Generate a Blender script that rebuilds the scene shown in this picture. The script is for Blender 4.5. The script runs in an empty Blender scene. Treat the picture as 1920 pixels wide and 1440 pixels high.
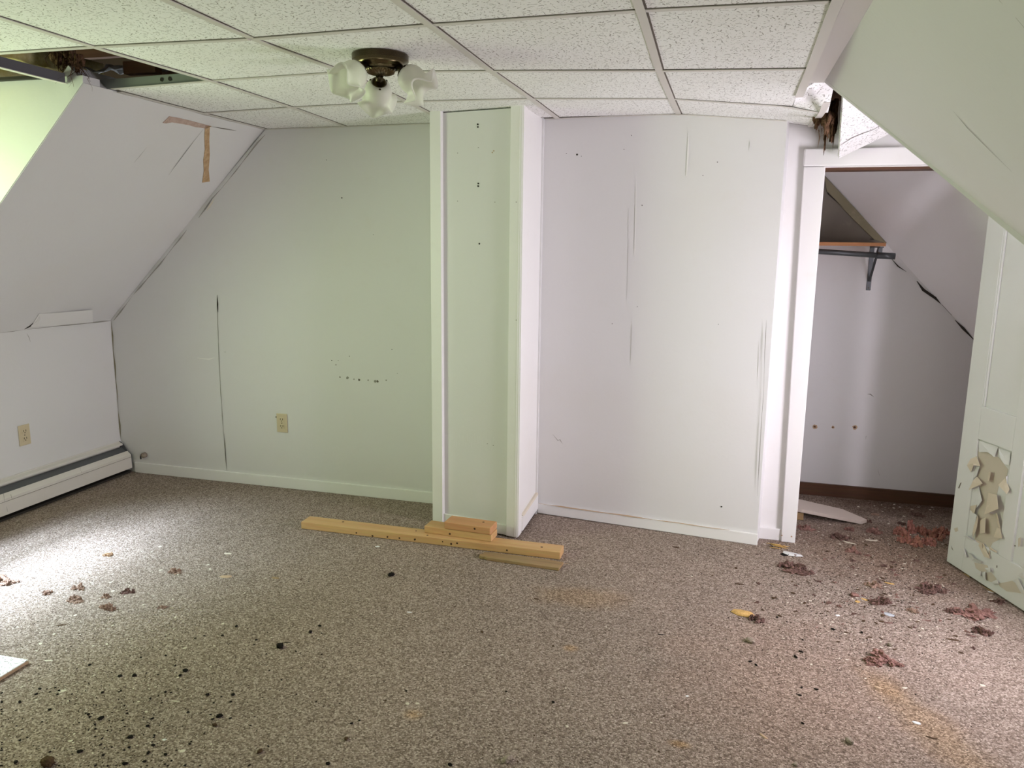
import bpy, bmesh, math, random
from mathutils import Vector, Matrix, noise
random.seed(7)
S = bpy.context.scene
COL = S.collection

# ------------------------------------------------------------------ camera
CAM = Vector((0.0, 0.0, 1.5))
FPX = 1443.0                                   # focal length in pixels of a 1920 x 1440 frame
RIGHT = Vector((0.96428529, 0.26461513, 0.0115199))
DOWN = Vector((0.05893937, -0.17197209, -0.98333705))
FWD = Vector((-0.25822476, 0.94889643, -0.18142641))
cd = bpy.data.cameras.new('camera'); cam = bpy.data.objects.new('camera', cd); COL.objects.link(cam)
cd.sensor_fit = 'HORIZONTAL'; cd.sensor_width = 36.0; cd.lens = 36.0 * FPX / 1920.0
cd.clip_start = 0.02; cd.clip_end = 100
m = Matrix.Identity(4)
for i in range(3):
    m[i][0] = RIGHT[i]; m[i][1] = -DOWN[i]; m[i][2] = -FWD[i]; m[i][3] = CAM[i]
cam.matrix_world = m
S.camera = cam

# ------------------------------------------------------------------ world, lights, exposure
w = bpy.data.worlds.new('overcast_sky'); S.world = w; w.use_nodes = True
bg = w.node_tree.nodes['Background']; bg.inputs[0].default_value = (0.86, 0.93, 1.0, 1); bg.inputs[1].default_value = 0.7

def area(name, loc, target, sx, sy, power, color, spread=180):
    d = bpy.data.lights.new(name, 'AREA'); d.shape = 'RECTANGLE'; d.size = sx; d.size_y = sy
    d.energy = power; d.color = color; d.spread = math.radians(spread)
    o = bpy.data.objects.new(name, d); COL.objects.link(o); o.location = loc
    o.rotation_euler = (Vector(target) - Vector(loc)).to_track_quat('-Z', 'Y').to_euler()
    return o
# daylight at the windows: trees fill the left one low down with sky above, pale sky fills the right one, the front is added fill
area('daylight_left_trees', (-4.02, 1.95, 1.32), (0, 1.95, 1.32), 1.3, 1.0, 60, (0.79, 1.0, 0.56))
area('daylight_left_sky', (-4.30, 1.85, 2.45), (-2.85, 2.75, 0.0), 1.2, 0.8, 150, (0.64, 0.77, 1.0), 50)
area('daylight_right', (1.66, 2.77, 0.98), (0, 2.77, 1.02), 0.78, 0.95, 66, (0.98, 0.885, 1.03))
area('fill_front', (0.75, -1.42, 1.30), (0.75, 3.0, 1.2), 1.0, 1.1, 12, (1.0, 0.93, 0.94))  # unseen fill light added behind the camera
S.view_settings.view_transform = 'Standard'; S.view_settings.look = 'None'
S.view_settings.gamma = 1.0; S.view_settings.use_curve_mapping = False
S.view_settings.exposure = 0.36
S.cycles.max_bounces = 14; S.cycles.diffuse_bounces = 10
S.cycles.transparent_max_bounces = 12
S.cycles.use_denoising = True
S.cycles.sample_clamp_indirect = 6.0

# ------------------------------------------------------------------ helpers
def ray(u, v): return RIGHT * ((u - 960) / FPX) + DOWN * ((v - 720) / FPX) + FWD
def on_plane(u, v, p0, n):
    """the point of a real surface (plane through p0, normal n) that the photograph shows at u, v"""
    r = ray(u, v); n = Vector(n); p0 = Vector(p0)
    return CAM + r * ((p0 - CAM).dot(n) / r.dot(n))
def on_floor(u, v, z=0.0): return on_plane(u, v, (0, 0, z), (0, 0, 1))
def px_len(px, p): return px * (Vector(p) - CAM).dot(FWD) / FPX

def link(o, parent=None):
    COL.objects.link(o)
    if parent is not None:
        o.parent = parent
        o.matrix_parent_inverse = Matrix.Identity(4)
    return o
def mesh_obj(name, verts, faces, mat, parent=None, smooth=False, mats=None, fmat=None):
    me = bpy.data.meshes.new(name); me.from_pydata([tuple(v) for v in verts], [], faces)
    for mm in (mats or [mat]): me.materials.append(mm)
    if fmat:
        for p, k in zip(me.polygons, fmat): p.material_index = k
    bm = bmesh.new(); bm.from_mesh(me); bmesh.ops.recalc_face_normals(bm, faces=bm.faces); bm.to_mesh(me); bm.free()
    if smooth:
        for p in me.polygons: p.use_smooth = True
    return link(bpy.data.objects.new(name, me), parent)
def bm_obj(name, bm, mat, parent=None, smooth=False):
    me = bpy.data.meshes.new(name); bm.to_mesh(me); bm.free()
    for mm in (mat if isinstance(mat, (list, tuple)) else [mat]): me.materials.append(mm)
    if smooth:
        for p in me.polygons: p.use_smooth = True
    return link(bpy.data.objects.new(name, me), parent)
def bevel(o, w, seg=2):
    md = o.modifiers.new('bevel', 'BEVEL'); md.width = w; md.segments = seg; md.limit_method = 'ANGLE'; md.angle_limit = math.radians(40)
    return o
HEX = [(0, 3, 2, 1), (4, 5, 6, 7), (0, 1, 5, 4), (1, 2, 6, 5), (2, 3, 7, 6), (3, 0, 4, 7)]
def hexa(name, bottom, top, mat, parent=None, bev=0):
    o = mesh_obj(name, list(bottom) + list(top), HEX, mat, parent)
    if bev: bevel(o, bev)
    return o
def box(name, x0, x1, y0, y1, z0, z1, mat, parent=None, bev=0):
    return hexa(name, [(x0, y0, z0), (x1, y0, z0), (x1, y1, z0), (x0, y1, z0)], [(x0, y0, z1), (x1, y0, z1), (x1, y1, z1), (x0, y1, z1)], mat, parent, bev)
def prism(name, pts, off, mat, parent=None, bev=0, mats=None):
    """a slab: polygon pts pushed along off"""
    n = len(pts); off = Vector(off); a = [Vector(p) for p in pts]
    v = a + [p + off for p in a]
    f = [tuple(range(n)), tuple(range(2 * n - 1, n - 1, -1))] + [(i, (i + 1) % n, n + (i + 1) % n, n + i) for i in range(n)]
    o = mesh_obj(name, v, f, mat, parent, mats=mats)
    if bev: bevel(o, bev)
    return o
def struct(o, label=None):
    o['kind'] = 'structure'
    if label: o['label'] = label
    return o
def tag(o, label, cat, group=None, kind=None):
    o['label'] = label; o['category'] = cat
    if group: o['group'] = group
    if kind: o['kind'] = kind
    return o
def empty(name, loc, rz=0):
    o = bpy.data.objects.new(name, None); COL.objects.link(o); o.location = loc; o.rotation_euler = (0, 0, rz); o.empty_display_size = 0.05
    return o
def ribbon(name, pts, normal, width, mat, parent, lift=0.0012, jitter=0.25, seed=0):
    """a thin irregular strip lying on a surface along pts (crack, open seam, pencil line)"""
    rnd = random.Random(seed); n = Vector(normal).normalized(); P = [Vector(p) for p in pts]
    Q = []
    for a, b in zip(P[:-1], P[1:]):
        k = max(1, int((b - a).length / 0.06))
        for i in range(k): Q.append(a.lerp(b, i / k))
    Q.append(P[-1]); v = []; f = []
    for i, q in enumerate(Q):
        d = (Q[min(i + 1, len(Q) - 1)] - Q[max(i - 1, 0)]).normalized(); s = n.cross(d).normalized()
        ww = width * (0.5 + rnd.uniform(-jitter, jitter)) * (0.25 if i in (0, len(Q) - 1) else 1)
        o = s * rnd.uniform(-jitter, jitter) * width * 0.6 + n * lift
        v += [q + o + s * ww, q + o - s * ww]
    for i in range(len(Q) - 1): f.append((2 * i, 2 * i + 1, 2 * i + 3, 2 * i + 2))
    o = mesh_obj(name, v, f, mat, parent)
    return o
def dot(name, c, normal, r, mat, parent, h=0.002, seg=8):
    n = Vector(normal).normalized(); a = n.orthogonal().normalized(); b = n.cross(a); c = Vector(c)
    v = []; 
    for k in range(seg):
        t = 2 * math.pi * k / seg; rr = r * random.uniform(0.8, 1.2)
        v.append(c + (a * math.cos(t) + b * math.sin(t)) * rr)
    v += [p + n * h for p in v[:seg]]
    f = [tuple(range(seg, 2 * seg))] + [(i, (i + 1) % seg, seg + (i + 1) % seg, seg + i) for i in range(seg)]
    return mesh_obj(name, v, f, mat, parent)
def lathe(name, prof, mat, parent=None, seg=32, ripple=None, M=None, smooth=True):
    v = []; f = []
    for r, z in prof:
        for k in range(seg):
            t = 2 * math.pi * k / seg; rr, zz = (r, z) if ripple is None else ripple(r, z, t)
            v.append(Vector((rr * math.cos(t), rr * math.sin(t), zz)))
    for i in range(len(prof) - 1):
        for k in range(seg):
            k2 = (k + 1) % seg
            f.append((i * seg + k, i * seg + k2, (i + 1) * seg + k2, (i + 1) * seg + k))
    if M is not None: v = [M @ p for p in v]
    return mesh_obj(name, v, f, mat, parent, smooth=smooth)
def tube(name, pts, r, mat, parent=None, seg=10, cap=True):
    P = [Vector(p) for p in pts]; v = []; f = []
    up = Vector((0.13, 0.31, 0.94))
    for i, p in enumerate(P):
        d = (P[min(i + 1, len(P) - 1)] - P[max(i - 1, 0)]).normalized(); a = d.cross(up).normalized(); b = d.cross(a)
        rr = r[i] if isinstance(r, (list, tuple)) else r
        for k in range(seg):
            t = 2 * math.pi * k / seg; v.append(p + (a * math.cos(t) + b * math.sin(t)) * rr)
    for i in range(len(P) - 1):
        for k in range(seg):
            k2 = (k + 1) % seg; f.append((i * seg + k, i * seg + k2, (i + 1) * seg + k2, (i + 1) * seg + k))
    if cap: f += [tuple(range(seg)), tuple(range(len(v) - seg, len(v)))]
    return mesh_obj(name, v, f, mat, parent, smooth=True)

# ------------------------------------------------------------------ materials
def mat_base(name, color, rough=0.7, metal=0.0, spec=0.3):
    mt = bpy.data.materials.new(name); mt.use_nodes = True; nt = mt.node_tree
    b = nt.nodes['Principled BSDF']
    b.inputs['Base Color'].default_value = (*color, 1); b.inputs['Roughness'].default_value = rough
    b.inputs['Metallic'].default_value = metal; b.inputs['Specular IOR Level'].default_value = spec
    return mt, nt, b
def N(nt, kind, **kw):
    n = nt.nodes.new(kind)
    for k, v in kw.items():
        if k in n.inputs: n.inputs[k].default_value = v
        else: setattr(n, k, v)
    return n
def ramp(nt, src, stops):
    r = nt.nodes.new('ShaderNodeValToRGB'); e = r.color_ramp.elements
    while len(e) < len(stops): e.new(0.5)
    for el, (p, c) in zip(e, stops): el.position = p; el.color = (*c, 1) if len(c) == 3 else c
    nt.links.new(src, r.inputs[0]); return r
def mix(nt, fac, a, b, blend='MIX'):
    n = nt.nodes.new('ShaderNodeMix'); n.data_type = 'RGBA'; n.blend_type = blend
    for inp, val in ((n.inputs[0], fac), (n.inputs[6], a), (n.inputs[7], b)):
        if hasattr(val, 'links'): nt.links.new(val, inp)
        elif isinstance(val, (int, float)): inp.default_value = val
        else: inp.default_value = (*val, 1)
    return n.outputs[2]
def bump(nt, b, height, strength=0.2, dist=0.002):
    n = N(nt, 'ShaderNodeBump', Strength=strength, Distance=dist); nt.links.new(height, n.inputs['Height']); nt.links.new(n.outputs[0], b.inputs['Normal'])
    return n
def painted(name, color, rough=0.55, stain=(0.62, 0.56, 0.45), amount=0.25, bumpy=0.12):
    mt, nt, b = mat_base(name, color, rough)
    g = N(nt, 'ShaderNodeNewGeometry')
    n1 = N(nt, 'ShaderNodeTexNoise', Scale=1.6, Detail=5.0); nt.links.new(g.outputs['Position'], n1.inputs['Vector'])
    n2 = N(nt, 'ShaderNodeTexNoise', Scale=9.0, Detail=6.0, Roughness=0.65); nt.links.new(g.outputs['Position'], n2.inputs['Vector'])
    r1 = ramp(nt, n1.outputs[0], [(0.5, (0, 0, 0)), (0.8, (1, 1, 1))]); r2 = ramp(nt, n2.outputs[0], [(0.58, (0, 0, 0)), (0.75, (1, 1, 1))])
    f = N(nt, 'ShaderNodeMath', operation='MULTIPLY'); nt.links.new(r1.outputs[0], f.inputs[0]); f.inputs[1].default_value = amount * 0.6
    c = mix(nt, f.outputs[0], color, stain)
    f2 = N(nt, 'ShaderNodeMath', operation='MULTIPLY'); nt.links.new(r2.outputs[0], f2.inputs[0]); f2.inputs[1].default_value = amount * 0.35
    c = mix(nt, f2.outputs[0], c, stain)
    nt.links.new(c, b.inputs['Base Color'])
    n3 = N(nt, 'ShaderNodeTexNoise', Scale=55.0, Detail=4.0); nt.links.new(g.outputs['Position'], n3.inputs['Vector'])
    n4 = N(nt, 'ShaderNodeTexNoise', Scale=3.0, Detail=2.0); nt.links.new(g.outputs['Position'], n4.inputs['Vector'])
    ad = N(nt, 'ShaderNodeMath', operation='MULTIPLY_ADD'); nt.links.new(n4.outputs[0], ad.inputs[0]); ad.inputs[1].default_value = 4.0; nt.links.new(n3.outputs[0], ad.inputs[2])
    bump(nt, b, ad.outputs[0], bumpy, 0.004)
    return mt
M_wall = painted('wall_paint', (0.70, 0.692, 0.69))
M_trim = painted('trim_paint', (0.80, 0.79, 0.775), 0.4, amount=0.3, bumpy=0.06)
M_drywall = painted('fresh_drywall', (0.88, 0.87, 0.87), 0.7, amount=0.15)
M_door = painted('door_paint', (0.68, 0.685, 0.665), 0.42, amount=0.35, bumpy=0.08)
M_dark = mat_base('crack_shadow', (0.035, 0.03, 0.025), 0.95)[0]
M_grime = mat_base('grime', (0.16, 0.14, 0.115), 0.95)[0]
M_line = mat_base('open_seam', (0.30, 0.29, 0.26), 0.95)[0]

def dash_nodes(nt, vec, scale, length, width, seed):
    """short dark worm marks, each turned its own way, as on fissured mineral-fibre tiles"""
    vo = N(nt, 'ShaderNodeTexVoronoi', voronoi_dimensions='2D', Scale=scale, Randomness=1.0)
    ad = N(nt, 'ShaderNodeVectorMath', operation='ADD'); nt.links.new(vec, ad.inputs[0]); ad.inputs[1].default_value = (seed, seed * 1.7, 0)
    wn = N(nt, 'ShaderNodeTexNoise', noise_dimensions='2D', Scale=scale * 2.2, Detail=2.0); nt.links.new(ad.outputs[0], wn.inputs['Vector'])
    wv = N(nt, 'ShaderNodeVectorMath', operation='SCALE'); nt.links.new(wn.outputs['Color'], wv.inputs[0]); wv.inputs['Scale'].default_value = 0.006
    ad2 = N(nt, 'ShaderNodeVectorMath', operation='ADD'); nt.links.new(ad.outputs[0], ad2.inputs[0]); nt.links.new(wv.outputs[0], ad2.inputs[1])
    nt.links.new(ad2.outputs[0], vo.inputs['Vector'])
    sb = N(nt, 'ShaderNodeVectorMath', operation='SUBTRACT'); nt.links.new(ad2.outputs[0], sb.inputs[0]); nt.links.new(vo.outputs['Position'], sb.inputs[1])
    sep = N(nt, 'ShaderNodeSeparateColor'); nt.links.new(vo.outputs['Color'], sep.inputs[0])
    ang = N(nt, 'ShaderNodeMath', operation='MULTIPLY'); nt.links.new(sep.outputs[0], ang.inputs[0]); ang.inputs[1].default_value = 3.1416
    rot = N(nt, 'ShaderNodeVectorRotate', rotation_type='Z_AXIS'); nt.links.new(sb.outputs[0], rot.inputs['Vector']); nt.links.new(ang.outputs[0], rot.inputs['Angle'])
    ab = N(nt, 'ShaderNodeVectorMath', operation='ABSOLUTE'); nt.links.new(rot.outputs[0], ab.inputs[0])
    sx = N(nt, 'ShaderNodeSeparateXYZ'); nt.links.new(ab.outputs[0], sx.inputs[0])
    ln = N(nt, 'ShaderNodeMath', operation='MULTIPLY'); nt.links.new(sep.outputs[1], ln.inputs[0]); ln.inputs[1].default_value = length
    a = N(nt, 'ShaderNodeMath', operation='LESS_THAN'); nt.links.new(sx.outputs[0], a.inputs[0]); nt.links.new(ln.outputs[0], a.inputs[1])
    wd = N(nt, 'ShaderNodeMath', operation='MULTIPLY'); nt.links.new(sep.outputs[2], wd.inputs[0]); wd.inputs[1].default_value = width
    c = N(nt, 'ShaderNodeMath', operation='LESS_THAN'); nt.links.new(sx.outputs[1], c.inputs[0]); nt.links.new(wd.outputs[0], c.inputs[1])
    o = N(nt, 'ShaderNodeMath', operation='MULTIPLY'); nt.links.new(a.outputs[0], o.inputs[0]); nt.links.new(c.outputs[0], o.inputs[1])
    return o.outputs[0]
def tile_material():
    mt, nt, b = mat_base('fissured_tile', (0.8, 0.79, 0.76), 0.9, spec=0.1)
    tc = N(nt, 'ShaderNodeTexCoord'); oi = N(nt, 'ShaderNodeObjectInfo')
    off = N(nt, 'ShaderNodeVectorMath', operation='ADD'); nt.links.new(tc.outputs['Object'], off.inputs[0])
    cmb = N(nt, 'ShaderNodeCombineXYZ'); ml = N(nt, 'ShaderNodeMath', operation='MULTIPLY'); nt.links.new(oi.outputs['Random'], ml.inputs[0]); ml.inputs[1].default_value = 37.0
    nt.links.new(ml.outputs[0], cmb.inputs[0]); nt.links.new(ml.outputs[0], cmb.inputs[1]); nt.links.new(cmb.outputs[0], off.inputs[1])
    d1 = dash_nodes(nt, off.outputs[0], 52, 0.011, 0.0019, 0.0)
    d2 = dash_nodes(nt, off.outputs[0], 75, 0.005, 0.0016, 3.3)
    mx = N(nt, 'ShaderNodeMath', operation='MAXIMUM'); nt.links.new(d1, mx.inputs[0]); nt.links.new(d2, mx.inputs[1])
    n1 = N(nt, 'ShaderNodeTexNoise', Scale=2.2, Detail=4.0); nt.links.new(off.outputs[0], n1.inputs['Vector'])
    r1 = ramp(nt, n1.outputs[0], [(0.35, (0.88, 0.88, 0.87)), (0.75, (0.82, 0.81, 0.785))])
    n2 = N(nt, 'ShaderNodeTexNoise', Scale=130.0, Detail=3.0); nt.links.new(off.outputs[0], n2.inputs['Vector'])
    c = mix(nt, 0.10, r1.outputs[0], n2.outputs['Color'], 'OVERLAY')
    fm = N(nt, 'ShaderNodeMath', operation='MULTIPLY'); nt.links.new(mx.outputs[0], fm.inputs[0]); fm.inputs[1].default_value = 0.8
    c = mix(nt, fm.outputs[0], c, (0.22, 0.20, 0.17))
    nt.links.new(c, b.inputs['Base Color'])
    sb = N(nt, 'ShaderNodeMath', operation='MULTIPLY_ADD'); nt.links.new(mx.outputs[0], sb.inputs[0]); sb.inputs[1].default_value = -1.0; nt.links.new(n2.outputs[0], sb.inputs[2])
    bump(nt, b, sb.outputs[0], 0.25, 0.002)
    return mt
M_tile = tile_material()
M_tee = painted('tee_paint', (0.63, 0.60, 0.555), 0.4, amount=0.3, bumpy=0.02)
M_tee_metal = mat_base('tee_steel', (0.30, 0.32, 0.30), 0.45, 0.6)[0]
M_dusty = mat_base('tee_dust', (0.16, 0.155, 0.17), 0.8, 0.2)[0]

def carpet_material():
    mt, nt, b = mat_base('loop_carpet', (0.3, 0.25, 0.2), 1.0, spec=0.05)
    g = N(nt, 'ShaderNodeNewGeometry'); P = g.outputs['Position']
    vo = N(nt, 'ShaderNodeTexVoronoi', Scale=190.0, Randomness=1.0); nt.links.new(P, vo.inputs['Vector'])
    sep = N(nt, 'ShaderNodeSeparateColor'); nt.links.new(vo.outputs['Color'], sep.inputs[0])
    r = ramp(nt, sep.outputs[0], [(0.0, (0.17, 0.13, 0.105)), (0.35, (0.325, 0.263, 0.22)), (0.7, (0.43, 0.355, 0.305)), (1.0, (0.63, 0.54, 0.475))])
    dk = ramp(nt, vo.outputs['Distance'], [(0.0, (1, 1, 1)), (0.75, (0.72, 0.70, 0.68))])
    c = mix(nt, 1.0, r.outputs[0], dk.outputs[0], 'MULTIPLY')
    n1 = N(nt, 'ShaderNodeTexNoise', Scale=1.1, Detail=5.0, Roughness=0.6); nt.links.new(P, n1.inputs['Vector'])
    r1 = ramp(nt, n1.outputs[0], [(0.35, (0.88, 0.87, 0.85)), (0.65, (1.08, 1.05, 1.02))])
    c = mix(nt, 0.8, c, r1.outputs[0], 'MULTIPLY')
    n5 = N(nt, 'ShaderNodeTexNoise', Scale=22.0, Detail=4.0, Roughness=0.7); nt.links.new(P, n5.inputs['Vector'])
    r5 = ramp(nt, n5.outputs[0], [(0.64, (0, 0, 0)), (0.78, (0.22, 0.22, 0.22))])
    c = mix(nt, r5.outputs[0], c, (0.20, 0.16, 0.125))
    # spilled stains, and closet shade painted the same way: (x, y, half length, half width, turn, colour, strength)
    wob = N(nt, 'ShaderNodeTexNoise', Scale=7.0, Detail=4.0); nt.links.new(P, wob.inputs['Vector'])
    for (u, v, a, bb, turn, colr, st) in CARPET_STAINS_SHADE:
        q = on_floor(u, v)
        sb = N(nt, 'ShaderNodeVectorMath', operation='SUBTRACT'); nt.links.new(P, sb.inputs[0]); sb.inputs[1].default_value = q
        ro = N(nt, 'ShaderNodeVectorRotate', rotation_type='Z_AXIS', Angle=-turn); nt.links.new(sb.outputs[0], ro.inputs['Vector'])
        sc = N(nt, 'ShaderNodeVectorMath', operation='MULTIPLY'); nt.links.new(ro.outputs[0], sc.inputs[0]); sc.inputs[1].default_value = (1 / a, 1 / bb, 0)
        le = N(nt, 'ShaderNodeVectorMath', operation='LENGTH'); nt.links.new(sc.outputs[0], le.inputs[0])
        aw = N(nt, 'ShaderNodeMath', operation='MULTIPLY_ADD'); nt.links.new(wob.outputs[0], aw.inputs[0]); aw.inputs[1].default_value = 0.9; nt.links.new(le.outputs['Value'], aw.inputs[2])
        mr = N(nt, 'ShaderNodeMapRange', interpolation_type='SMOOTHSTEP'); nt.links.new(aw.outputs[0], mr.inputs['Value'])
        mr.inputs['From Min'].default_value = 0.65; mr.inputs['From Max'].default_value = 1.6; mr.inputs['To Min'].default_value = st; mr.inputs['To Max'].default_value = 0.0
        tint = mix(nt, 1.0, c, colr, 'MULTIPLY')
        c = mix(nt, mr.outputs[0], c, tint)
    nt.links.new(c, b.inputs['Base Color'])
    n6 = N(nt, 'ShaderNodeTexNoise', Scale=320.0, Detail=2.0); nt.links.new(P, n6.inputs['Vector'])
    inv = N(nt, 'ShaderNodeMath', operation='MULTIPLY_ADD'); nt.links.new(vo.outputs['Distance'], inv.inputs[0]); inv.inputs[1].default_value = -1.2; nt.links.new(n6.outputs[0], inv.inputs[2])
    bump(nt, b, inv.outputs[0], 0.6, 0.004)
    return mt
RUST = (1.25, 1.02, 0.70); OCHRE = (1.18, 1.0, 0.60); REDDISH = (1.03, 0.95, 0.92)
CARPET_STAINS_SHADE = [(1745, 1365, 0.40, 0.11, -1.15, OCHRE, 0.36), (1660, 1290, 0.14, 0.05, -0.9, OCHRE, 0.25), (1090, 1120, 0.26, 0.13, 0.1, RUST, 0.4),
                 (1070, 1215, 0.035, 0.03, 0, RUST, 0.7), (775, 1340, 0.045, 0.04, 0.3, RUST, 0.7), (1275, 1395, 0.04, 0.025, 0, (1.05, 0.85, 0.55), 0.8),
                 (1500, 1290, 0.6, 0.75, 0, REDDISH, 0.8), (1680, 1040, 0.75, 0.55, 0, (0.72, 0.62, 0.56), 0.75), (1700, 945, 0.7, 0.4, 0, (0.42, 0.34, 0.30), 0.85)]  # last two: dimness of the closet floor put into the carpet colour
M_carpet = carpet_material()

def wood(name, c1, c2, scale=1.0, rough=0.55, axis=0):
    mt, nt, b = mat_base(name, c1, rough)
    tc = N(nt, 'ShaderNodeTexCoord'); mp = N(nt, 'ShaderNodeMapping'); nt.links.new(tc.outputs['Object'], mp.inputs['Vector'])
    s = [26 * scale] * 3; s[axis] = 1.6 * scale; mp.inputs['Scale'].default_value = s
    n1 = N(nt, 'ShaderNodeTexNoise', Scale=1.0, Detail=6.0, Roughness=0.6, Distortion=0.8); nt.links.new(mp.outputs[0], n1.inputs['Vector'])
    n2 = N(nt, 'ShaderNodeTexNoise', Scale=4.0, Detail=4.0); nt.links.new(mp.outputs[0], n2.inputs['Vector'])
    r = ramp(nt, n1.outputs[0], [(0.3, c1), (0.7, c2)]); c = mix(nt, 0.18, r.outputs[0], n2.outputs['Color'], 'OVERLAY')
    nt.links.new(c, b.inputs['Base Color']); bump(nt, b, n2.outputs[0], 0.15, 0.001)
    return mt
M_pine = wood('pine', (0.62, 0.40, 0.19), (0.53, 0.31, 0.13))
M_pine2 = wood('pine_pinkish', (0.60, 0.33, 0.16), (0.50, 0.25, 0.11))
M_weather = wood('weathered_wood', (0.38, 0.25, 0.12), (0.24, 0.16, 0.08))
M_brown = wood('brown_stained_wood', (0.11, 0.05, 0.025), (0.075, 0.035, 0.02))
M_shelf = wood('shelf_wood', (0.42, 0.19, 0.07), (0.33, 0.14, 0.055))
M_joist = wood('old_joist', (0.20, 0.10, 0.05), (0.13, 0.065, 0.035))
M_knot = mat_base('knot', (0.05, 0.025, 0.012), 0.7)[0]
M_plank = painted('plaster_plank', (0.58, 0.50, 0.44), 0.8, amount=0.5)
M_shade_crack = painted('olive_shade_crack', (0.17, 0.15, 0.08), 0.8, amount=0.5)  # dark olive for the painted closet shade and a wall corner crack

def fluffy(name, ca, cb, scale=60):
    mt, nt, b = mat_base(name, ca, 1.0, spec=0.02)
    tc = N(nt, 'ShaderNodeNewGeometry')
    n1 = N(nt, 'ShaderNodeTexNoise', Scale=scale, Detail=6.0, Roughness=0.7); nt.links.new(tc.outputs['Position'], n1.inputs['Vector'])
    r = ramp(nt, n1.outputs[0], [(0.35, cb), (0.62, ca)]); nt.links.new(r.outputs[0], b.inputs['Base Color'])
    n2 = N(nt, 'ShaderNodeTexNoise', Scale=scale * 3, Detail=4.0); nt.links.new(tc.outputs['Position'], n2.inputs['Vector'])
    bump(nt, b, n2.outputs[0], 0.9, 0.006)
    return mt
M_pink = fluffy('pink_insulation', (0.37, 0.215, 0.18), (0.16, 0.082, 0.068))
M_red = fluffy('reddish_insulation', (0.52, 0.25, 0.20), (0.27, 0.12, 0.095))
M_pinkd = fluffy('dusty_insulation', (0.25, 0.15, 0.125), (0.085, 0.052, 0.043))
M_pale = fluffy('pale_insulation', (0.43, 0.30, 0.23), (0.24, 0.155, 0.115))
M_brownfluff = fluffy('brown_insulation', (0.19, 0.11, 0.065), (0.06, 0.035, 0.02))
M_yellow = fluffy('yellow_insulation', (0.62, 0.56, 0.30), (0.46, 0.36, 0.12), 14)
M_foam = fluffy('yellow_foam', (0.72, 0.47, 0.18), (0.52, 0.32, 0.11))
M_crumb = fluffy('black_crumb', (0.025, 0.022, 0.02), (0.012, 0.011, 0.01))
M_brcrumb = fluffy('brown_crumb', (0.12, 0.075, 0.045), (0.06, 0.04, 0.025))
M_stone = fluffy('stone', (0.42, 0.35, 0.285), (0.24, 0.195, 0.15))
M_chip = painted('cream_chip', (0.66, 0.60, 0.49), 0.7, amount=0.5)
M_tanchip = painted('tan_chip', (0.46, 0.32, 0.20), 0.7, amount=0.5)
M_white = painted('white_scrap', (0.78, 0.78, 0.78), 0.5)
M_bare = painted('bare_door', (0.56, 0.50, 0.41), 0.75, amount=0.4)
M_flakeback = painted('flake_back', (0.62, 0.54, 0.42), 0.75, amount=0.5)
M_tanpaper = fluffy('torn_paper', (0.58, 0.41, 0.25), (0.44, 0.29, 0.16), 35)
M_pinkpaper = fluffy('torn_board', (0.55, 0.42, 0.36), (0.45, 0.33, 0.27), 35)
M_ivory = mat_base('ivory_plastic', (0.60, 0.51, 0.34), 0.35, spec=0.5)[0]
M_slot = mat_base('slot', (0.05, 0.04, 0.025), 0.6)[0]
M_enamel = painted('heater_enamel', (0.70, 0.67, 0.62), 0.4, amount=0.6)
M_heatdark = mat_base('heater_inside', (0.13, 0.135, 0.14), 0.6, 0.3)[0]
M_greymetal = mat_base('grey_metal', (0.10, 0.105, 0.11), 0.45, 0.5)[0]
M_brass, nt, b = mat_base('antique_brass', (0.30, 0.23, 0.12), 0.28, 1.0)
n1 = N(nt, 'ShaderNodeTexNoise', Scale=60.0, Detail=3.0); r = ramp(nt, n1.outputs[0], [(0.3, (0.21, 0.165, 0.095)), (0.7, (0.12, 0.09, 0.05))]); nt.links.new(r.outputs[0], b.inputs['Base Color'])
M_darkbrass = mat_base('dark_brass', (0.07, 0.055, 0.035), 0.35, 1.0)[0]
M_frost = bpy.data.materials.new('frosted_glass'); M_frost.use_nodes = True; nt = M_frost.node_tree; b = nt.nodes['Principled BSDF']
b.inputs['Base Color'].default_value = (0.86, 0.86, 0.80, 1); b.inputs['Roughness'].default_value = 0.35
tr = N(nt, 'ShaderNodeBsdfTranslucent', Color=(0.86, 0.86, 0.80, 1)); tp = N(nt, 'ShaderNodeBsdfTransparent', Color=(0.95, 0.95, 0.92, 1))
m1 = N(nt, 'ShaderNodeMixShader', Fac=0.45); nt.links.new(b.outputs[0], m1.inputs[1]); nt.links.new(tr.outputs[0], m1.inputs[2])
m2 = N(nt, 'ShaderNodeMixShader', Fac=0.22); nt.links.new(m1.outputs[0], m2.inputs[1]); nt.links.new(tp.outputs[0], m2.inputs[2])
nt.links.new(m2.outputs[0], nt.nodes['Material Output'].inputs[0])
M_glass = bpy.data.materials.new('window_glass'); M_glass.use_nodes = True; nt = M_glass.node_tree
gl = N(nt, 'ShaderNodeBsdfGlossy', Roughness=0.02); tp = N(nt, 'ShaderNodeBsdfTransparent', Color=(0.97, 0.98, 0.97, 1)); mm = N(nt, 'ShaderNodeMixShader', Fac=0.06)
nt.links.new(tp.outputs[0], mm.inputs[1]); nt.links.new(gl.outputs[0], mm.inputs[2]); nt.links.new(mm.outputs[0], nt.nodes['Material Output'].inputs[0])
M_plastic, nt, b = mat_base('grey_plastic_sheet', (0.40, 0.41, 0.42), 0.35)
M_clear, nt, b = mat_base('clear_plastic', (0.62, 0.66, 0.70), 0.15, spec=0.8); b.inputs['Alpha'].default_value = 0.75
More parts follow.
